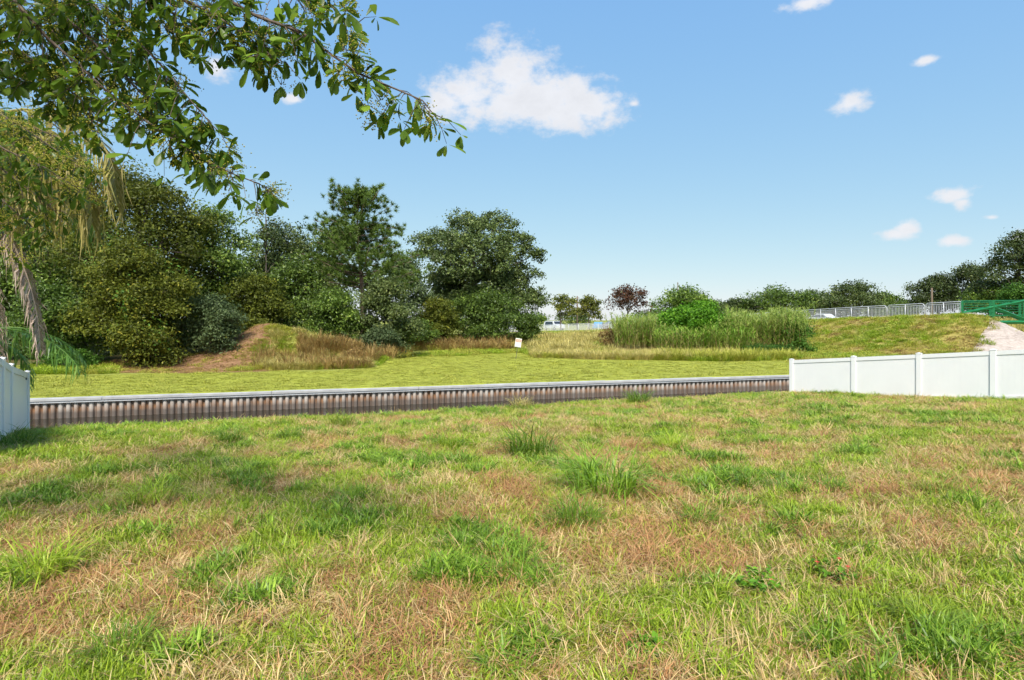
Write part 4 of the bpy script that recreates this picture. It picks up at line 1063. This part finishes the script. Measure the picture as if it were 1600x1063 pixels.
    for rank, j in enumerate(order):
        c, a_, nn, L = W[j]; s_ = np.cross(nn, a_)
        M = np.stack([a_, s_, nn], 1)*L
        if rank < 300:
            o = link('leaf', lm[int(r.integers(9))], root)
            o.matrix_local = Matrix([[M[0,0],M[0,1],M[0,2],c[0]],[M[1,0],M[1,1],M[1,2],c[1]],[M[2,0],M[2,1],M[2,2],c[2]],[0,0,0,1]])
        else:
            V, Q = kinds[j % 3]; mass.add(V @ M.T + c, Q, rnd=np.clip(r.normal(.5,.25),0,1))
    tag(mass.obj('foliage', MATS['yard_leaf'], root, True), kind='stuff')
    tb.obj('trunk', MATS['bark_yard'], root, True); tw.obj('twigs', MATS['bark_yard'], root)
    tag(seeds.obj('seed_clusters', MATS['seed_head'], root), kind='stuff')
yard_tree()

# ------------------------------------------------------------------ grasses: clumps set out by geometry nodes
PROTO = bpy.data.collections.new('grass_clumps')       # not linked to the scene
def clump(r, n, radius, h, width, lean, curve, mat, flat=0.0, tone=None):
    b = MB()
    for i in range(n):
        a = r.uniform(0, 6.283); rr = radius*math.sqrt(r.uniform()); o = np.array([math.cos(a)*rr, math.sin(a)*rr, -.01])
        H = r.uniform(.45,1.15)*h; a2 = a + r.normal(0,1.0); ln = abs(r.normal(lean,.22)) + flat
        d0 = np.array([math.cos(a2)*math.sin(ln), math.sin(a2)*math.sin(ln), math.cos(ln)])
        ln2 = ln + curve*r.uniform(.4,1.5); ln2 = min(ln2, 2.0)
        d1 = np.array([math.cos(a2)*math.sin(ln2), math.sin(a2)*math.sin(ln2), math.cos(ln2)])
        s = np.array([-math.sin(a2), math.cos(a2), 0])*width*r.uniform(.6,1.3)
        s = s*math.cos(.6) + np.array([math.cos(a2), math.sin(a2), 0])*width*r.uniform(-.5,.5)
        m = o + d0*H*.5; e = m + d1*H*.55
        m[2] = max(m[2], .004); e[2] = max(e[2], .006); q = m*.45 + e*.55 + np.array([0,0,.03*H])
        t = np.clip(r.normal(.5,.23),0,1)
        b.add([o-s*.7, o+s*.7, m+s, m-s, q+s*.75, q-s*.75, e], [[0,1,2,3],[3,2,4,5]], [[5,4,6]], rnd=t)
    return b
KIND = {}; _pc = [0]
def protos(kind, specs, mat, seed, k=4):
    r = np.random.default_rng(seed); ids = []
    for i in range(k):
        b = clump(r, mat=mat, **specs); me = b.mesh('grass_clump', MATS[mat]); o = bpy.data.objects.new('p%03d' % _pc[0], me)
        PROTO.objects.link(o); ids.append(_pc[0]); _pc[0] += 1
    KIND[kind] = ids
protos('green', dict(n=26, radius=.085, h=.115, width=.0032, lean=.45, curve=.75), 'grass_green', 1)
protos('deep', dict(n=26, radius=.075, h=.15, width=.0042, lean=.42, curve=.9), 'grass_deep', 2)
protos('olive', dict(n=30, radius=.095, h=.095, width=.0026, lean=.62, curve=.8), 'grass_olive', 3)
protos('straw', dict(n=34, radius=.11, h=.165, width=.0022, lean=.85, curve=.75, flat=.15), 'grass_straw', 4)
protos('rust', dict(n=34, radius=.11, h=.15, width=.0022, lean=.95, curve=.65, flat=.2), 'grass_rust', 5)
protos('mown', dict(n=46, radius=.22, h=.055, width=.010, lean=.5, curve=.5), 'grass_mown', 6, 3)
protos('tall', dict(n=46, radius=.20, h=.62, width=.008, lean=.30, curve=.8), 'grass_tall', 7, 3)
protos('tallgreen', dict(n=40, radius=.20, h=.50, width=.010, lean=.32, curve=.7), 'grass_olive', 8, 3)
protos('weed', dict(n=46, radius=.22, h=.85, width=.012, lean=.25, curve=.5), 'brown_weed', 9, 3)
protos('rough', dict(n=34, radius=.26, h=.26, width=.010, lean=.55, curve=.7), 'grass_olive', 10, 3)
protos('roughred', dict(n=34, radius=.26, h=.20, width=.010, lean=.8, curve=.7), 'brown_weed', 11, 3)
protos('bankgreen', dict(n=34, radius=.24, h=.32, width=.011, lean=.45, curve=.7), 'grass_green', 12, 3)

def node_group():
    ng = bpy.data.node_groups.new('grass_scatter', 'GeometryNodeTree')
    ng.interface.new_socket('Geometry', in_out='INPUT', socket_type='NodeSocketGeometry'); ng.interface.new_socket('Geometry', in_out='OUTPUT', socket_type='NodeSocketGeometry')
    N = ng.nodes.new; L = ng.links.new; gi = N('NodeGroupInput'); go = N('NodeGroupOutput')
    ci = N('GeometryNodeCollectionInfo'); ci.inputs['Collection'].default_value = PROTO; ci.inputs['Separate Children'].default_value = True; ci.inputs['Reset Children'].default_value = True
    ip = N('GeometryNodeInstanceOnPoints'); ip.inputs['Pick Instance'].default_value = True
    def na(nm, ty):
        n = N('GeometryNodeInputNamedAttribute'); n.data_type = ty; n.inputs['Name'].default_value = nm; return n.outputs['Attribute']
    L(gi.outputs[0], ip.inputs['Points']); L(ci.outputs[0], ip.inputs['Instance'])
    L(na('idx', 'INT'), ip.inputs['Instance Index']); L(na('rot', 'FLOAT_VECTOR'), ip.inputs['Rotation']); L(na('scl', 'FLOAT_VECTOR'), ip.inputs['Scale'])
    L(ip.outputs[0], go.inputs[0]); return ng
NG = node_group()
def scatter(name, P, kinds, scl, tilt=.12, seed=0):
    r = np.random.default_rng(seed); n = len(P)
    idx = np.array([KIND[k][int(j)] for k, j in zip(kinds, r.integers(0, 3, n))], np.int32)
    me = bpy.data.meshes.new(name); me.vertices.add(n); me.vertices.foreach_set('co', P.astype(np.float32).ravel())
    a = me.attributes.new('idx', 'INT', 'POINT'); a.data.foreach_set('value', idx)
    rot = np.stack([r.normal(0,tilt,n), r.normal(0,tilt,n), r.uniform(0,6.283,n)], 1).astype(np.float32)
    a = me.attributes.new('rot', 'FLOAT_VECTOR', 'POINT'); a.data.foreach_set('vector', rot.ravel())
    scl = np.asarray(scl, float)
    if scl.ndim == 1: scl = np.repeat(scl[:, None], 3, 1)
    a = me.attributes.new('scl', 'FLOAT_VECTOR', 'POINT'); a.data.foreach_set('vector', scl.astype(np.float32).ravel())
    o = link(name, me); md = o.modifiers.new('scatter', 'NODES'); md.node_group = NG; tag(o, kind='stuff'); return o

# lawn of the yard
r = np.random.default_rng(9); PP = []; SS = []
for (y0, y1, dens, k) in ((1.6,4.2,620,.95),(4.2,6.5,430,1.0),(6.5,9.5,300,1.1),(9.5,13.5,210,1.2),(13.5,22,150,1.3)):
    W = 1.02*y1 + 1.2; n = int(dens*(y1-y0)*2*W); X = r.uniform(-W, W, n); Y = r.uniform(y0, y1, n)
    ok = (np.abs(X) < 1.0*Y + 1.0) & (edge_t(X, Y) > -.04)
    # nothing grows through the fences' other sides in view; keep both
    X, Y = X[ok], Y[ok]; PP.append(np.stack([X, Y, znear(X, Y)], 1)); SS.append(np.full(len(X), k))
# a denser overhanging fringe along the canal edge
n = 2600; s = r.uniform(-3, 24, n); t = np.abs(r.normal(0,.22,n)) - .08
X = A0[0]+ED[0]*s-EN[0]*t; Y = A0[1]+ED[1]*s-EN[1]*t; PP.append(np.stack([X, Y, znear(X, Y)], 1)); SS.append(r.uniform(.6,1.3,n))
nf = n
P = np.concatenate(PP); S = np.concatenate(SS); dry, lush = yard_fields(P[:,0], P[:,1])
u = r.uniform(size=len(P)); dj = dry + r.normal(0,.042,len(P))
kinds = np.where(dj > .56, 'rust', np.where(dj > .50, 'straw', np.where(dj > .45, 'olive', 'green'))).astype(object)
kinds[(lush > .655) & (dj < .55)] = 'deep'
kinds[(u < .22) & (dj > .5)] = 'olive'; kinds[(u > .90)] = 'green'
kinds[(u > .80) & (u < .90) & (dj < .52)] = 'straw'
kinds[-nf:] = np.where(r.uniform(size=nf) < .6, 'green', 'olive')
hs = .75 + .6*fbm(P[:,0], P[:,1], .5, 91, 3)
hs = hs*np.where(kinds == 'deep', 1.1, 1.0)*(1 - .22*sstep(P[:,1], 5, 9))
scatter('lawn_grass', P, kinds, np.stack([S, S, S*hs], 1)*r.uniform(.75,1.25,len(P))[:,None], .16, 1)

# mown lawn on the far bank
n = 34000; xp = r.uniform(-40, 1420, n); Y = r.uniform(17.5, 46, n); X = (xp-800)/FPX*Y
w1, w2, w3, w4 = far_weights(X, Y); ok = (Y > wall_y(X)+.28) & (w1 > .5); X, Y = X[ok], Y[ok]
pd = fbm(X, Y, 2.5, 95, 3)
scatter('mown_grass', np.stack([X, Y, zfar(X, Y)], 1), np.where(r.uniform(size=len(X)) < .985, 'mown', 'rough').astype(object),
        np.stack([np.full(len(X),1.15)]*2 + [np.where(pd > .5, .75, .5)], 1)*r.uniform(.6,1.05,len(X))[:,None]*np.array([1,1,1]), .1, 2)

# rough verges, mound, embankment
PP = []; KK = []; SS = []
def zone(n, x0, x1, Y0, Y1, kinds, probs, s0, s1, test=None, seed=0):
    q = np.random.default_rng(seed); xp = q.uniform(x0, x1, n); Y = q.uniform(Y0, Y1, n); X = (xp-800)/FPX*Y
    ok = Y > wall_y(X)+.5
    if test is not None: ok &= test(X, Y, xp)
    X, Y = X[ok], Y[ok]; nf = fbm(X, Y, 1.2, seed+5, 3) + q.normal(0,.07,len(X)); cut = np.quantile(nf, np.cumsum(probs)[:-1])
    kk = np.array(kinds, object)[np.searchsorted(cut, nf)]
    PP.append(np.stack([X, Y, zfar(X, Y)], 1)); KK.append(kk); SS.append(q.uniform(s0, s1, len(X)))
beyond = lambda a: (lambda X, Y, p: Y > np.interp(p, MX, MY) + a)
# straw-coloured strip before the reeds
strip = lambda X, Y, p: (Y > np.interp(p, MX, MY)-.1)
zone(4600, 826, 1150, 34, 40, ['tall','tallgreen'], [.6,.4], .55, 1.0, strip, 1)
zone(1100, 1020, 1250, 33.6, 37.5, ['tallgreen','bankgreen'], [.5,.5], .9, 1.6, strip, 2)
zone(2600, 830, 960, 41, 60, ['tall','rough','bankgreen'], [.35,.35,.3], .9, 1.5, None, 3)
zone(4200, 830, 1000, 55, 88, ['rough','bankgreen'], [.4,.6], .5, .95, lambda X,Y,p: road_near(X,Y)[0] > 1.0, 4)
# weedy rim under the oak
zone(2300, 590, 815, 45, 53, ['weed','tallgreen','tall','bankgreen'], [.34,.26,.16,.24], .45, 1.3, beyond(.8), 5)
zone(900, 575, 640, 30, 40, ['tallgreen','weed','bankgreen'], [.3,.3,.4], .6, 1.1, beyond(.3), 6)
zone(1200, 640, 850, 38, 47, ['rough','bankgreen'], [.5,.5], .6, 1.1, lambda X,Y,p: np.abs(Y-np.interp(p,MX,MY)) < 3.5, 7)
# mound and the foot of the wood
zone(2600, 360, 590, 27.0, 34.5, ['rough','roughred','bankgreen'], [.5,.2,.3], .45, .95, lambda X,Y,p: (X > -13.5+.4*np.sin(Y*2)) & (fbm(X,Y,1.3,77,3) < .54) & (Y > np.interp(p,MX,MY)+.3), 8)
zone(1500, 400, 580, 27.3, 30.0, ['tall','tallgreen','weed','bankgreen'], [.40,.2,.12,.28], .5, .9, beyond(.4), 9)
zone(900, 130, 430, 26.2, 31, ['roughred','rough'], [.8,.2], .4, .8, beyond(.2), 10)
zone(900, 46, 180, 25.6, 29, ['bankgreen','rough'], [.7,.3], .6, 1.1, beyond(.2), 11)
zone(2400, 330, 470, 29.3, 34.5, ['roughred','rough'], [.85,.15], .2, .45, lambda X,Y,p: X <= -13.2, 14)
zone(2200, 400, 560, 30.0, 34.8, ['rough','tall','bankgreen'], [.5,.25,.25], .35, .75, lambda X,Y,p: X > -13.4+.5*np.sin(Y*2.3), 15)
zone(520, 468, 562, 30.6, 33.4, ['weed','tall','roughred','tallgreen'], [.5,.2,.15,.15], .4, .9, None, 16)
zone(160, 488, 545, 31.4, 32.6, ['weed','tallgreen','tall'], [.5,.25,.25], .5, 1.05, None, 17)
# embankment face
zone(9500, 1235, 1560, 33, 62, ['roughred','rough','bankgreen'], [.26,.48,.26], .5, 1.15, lambda X,Y,p: (road_near(X,Y)[0] > .35) & ~((X-28.5)*5.6-(Y-35.4)*6.7+fbm(X,Y,1.4,3,3)*34-17 > 0), 12)
zone(3200, 1500, 1660, 44.5, 62, ['bankgreen','tallgreen','tall'], [.5,.3,.2], 1.0, 2.2, lambda X,Y,p: X > 35.2, 13)
P = np.concatenate(PP); K = np.concatenate(KK); S = np.concatenate(SS)
scatter('rough_grass', P, K, S, .1, 3)

# single taller tufts and weeds that stand out of the lawn
tuft_specs = [ # pixel x, y of the foot, height px, kind
    (828,714,62,'d'),(946,774,92,'d'),(998,630,30,'d'),(572,782,34,'d'),(360,694,34,'d'),(452,688,28,'d'),(532,668,30,'g'),(815,640,26,'o'),(1092,818,40,'d'),(900,822,60,'d'),
    (188,1030,66,'d'),(60,905,80,'g'),(1445,985,58,'g'),(1045,700,34,'g'),(1200,696,24,'d'),(20,700,44,'d'),(1465,775,40,'g'),(352,735,30,'d'),(700,700,30,'g'),(230,790,52,'g'),(1175,765,44,'d'),(805,902,62,'d'),(470,905,56,'g')]
def ray_ground(x, y):
    for Y in np.arange(1.8, 24, .02):
        p = px(x, y, Y)
        if p[2] <= float(znear(np.array(p[0]), np.array(p[1]))): return p
    return p
tm = {}
rt = np.random.default_rng(50)
for kd, mat in (('d','grass_deep'),('g','grass_green'),('o','grass_tall')):
    tm[kd] = [clump(rt, 230, .42, 1.0, .010, .42, 1.0, mat).mesh('grass_tuft', MATS[mat]) for _ in range(3)]
TL = {'d': 'tall dark green grass tuft standing out of the patchy lawn', 'g': 'tall fresh light green grass tuft standing out of the patchy lawn', 'o': 'pale straw-green grass tuft at the canal edge'}
OWN = {0:'dense rounded dark green grass tuft on the dry lawn behind the tallest tuft', 1:'tallest dark green grass tuft with upright seed stalks in the middle of the lawn', 2:'dark green grass tuft hanging over the canal edge before the seawall',
       3:'low round dark grass tuft alone in the straw-coloured grass', 6:'light green tuft at the canal edge beside the fringe', 9:'dark green tuft just in front of the tallest tuft', 15:'dark green tuft at the foot of the left white fence',
       4:'dark leafy grass clump near the canal edge below the dirt mound', 5:'dark grass clump near the canal edge below the pine', 8:'dark tuft between reddish dry patches below the right part of the seawall', 10:'broad dark tuft in the brown near grass under the overhanging tree', 13:'light green tuft behind the dark tufts towards the reeds', 18:'light green tuft in the middle of the lawn below the big oak',
       11:'wide light green tuft of coarse blades in the near lawn below the left fence', 12:'light green tuft rising from matted brown grass near the flowering weeds', 16:'light green tuft on the dry patch below the right fence'}
for i, (x, y, h, kd) in enumerate(tuft_specs):
    p = ray_ground(x, y); H = h/FPX*p[1]*1.0
    o = link('grass_tuft', tm[kd][i % 3], None, tuple(p), (0,0,rt.uniform(0,6.28))); o.scale = (H*1.25, H*1.25, H)
    tag(o, OWN.get(i, TL[kd]), 'grass tuft', {'d':'dark grass tufts on the lawn','g':'light grass tufts on the lawn','o':'canal edge tufts'}[kd])

# low broad-leaved weeds with a few red flowers
def weed(label, x, y, R_, n, flowers, seed, tall=False):
    q = np.random.default_rng(seed); p = ray_ground(x, y); root = empty('weed_plant', tuple(p)); tag(root, label, 'weed')
    st = MB(); lf = MB(); fl = MB()
    for i in range(n):
        a = q.uniform(0,6.28); L = R_*q.uniform(.5,1.15); up = q.uniform(.25,.8) if not tall else q.uniform(1.2,3.0)
        d = unit(np.array([math.cos(a), math.sin(a), up])); e = d*L; m = e*.5+np.array([0,0,.06*L])
        st.tube([np.zeros(3), m, e], [.003,.0025,.0015], 4, cap=False)
        k = 9 if not tall else 16
        C = np.array([m*t*2*(1-t)+e*t*t for t in q.uniform(.25,1.05,k)]) + q.normal(0,.012,(k,3))
        if not tall: leaves(lf, C, unit(q.normal(size=(k,3))*.4+[0,0,1]), .045, q.uniform(.2,1,k), .6, q)
        else: leaves(lf, C, unit(q.normal(size=(k,3))), .05, q.uniform(.1,.8,k), .16, q)
    st.obj('stems', MATS['grass_green'], root); lf.obj('leaves', MATS['bright_leaf' if not tall else 'green_leaf'], root)
    for i in range(flowers):
        a = q.uniform(0,6.28); rr = R_*q.uniform(.3,.9); c = np.array([math.cos(a)*rr, math.sin(a)*rr, R_*q.uniform(.45,.7)]); f = MB()
        for j in range(6):
            b_ = j*1.05; f.add([c, c+[.010*math.cos(b_-.4),.010*math.sin(b_-.4),.006], c+[.020*math.cos(b_),.020*math.sin(b_),.010], c+[.010*math.cos(b_+.4),.010*math.sin(b_+.4),.006]], [[0,1,2,3]])
        f.tube([c-[0,0,R_*.3], c], .0015, 4); f.obj('flower', MATS['petal_red'], root)
weed('low leafy weed with small red flowers among the dry grass', 1305, 905, .16, 34, 4, 1)
weed('low leafy weed without flowers beside the flowering one', 1190, 925, .15, 30, 1, 2)
weed('small sprawling weed sprig in the dark gap of the near grass', 1010, 1030, .10, 18, 0, 3)
weed('tall feathery weed growing against the white fence', 1522, 622, .42, 26, 0, 4, True)
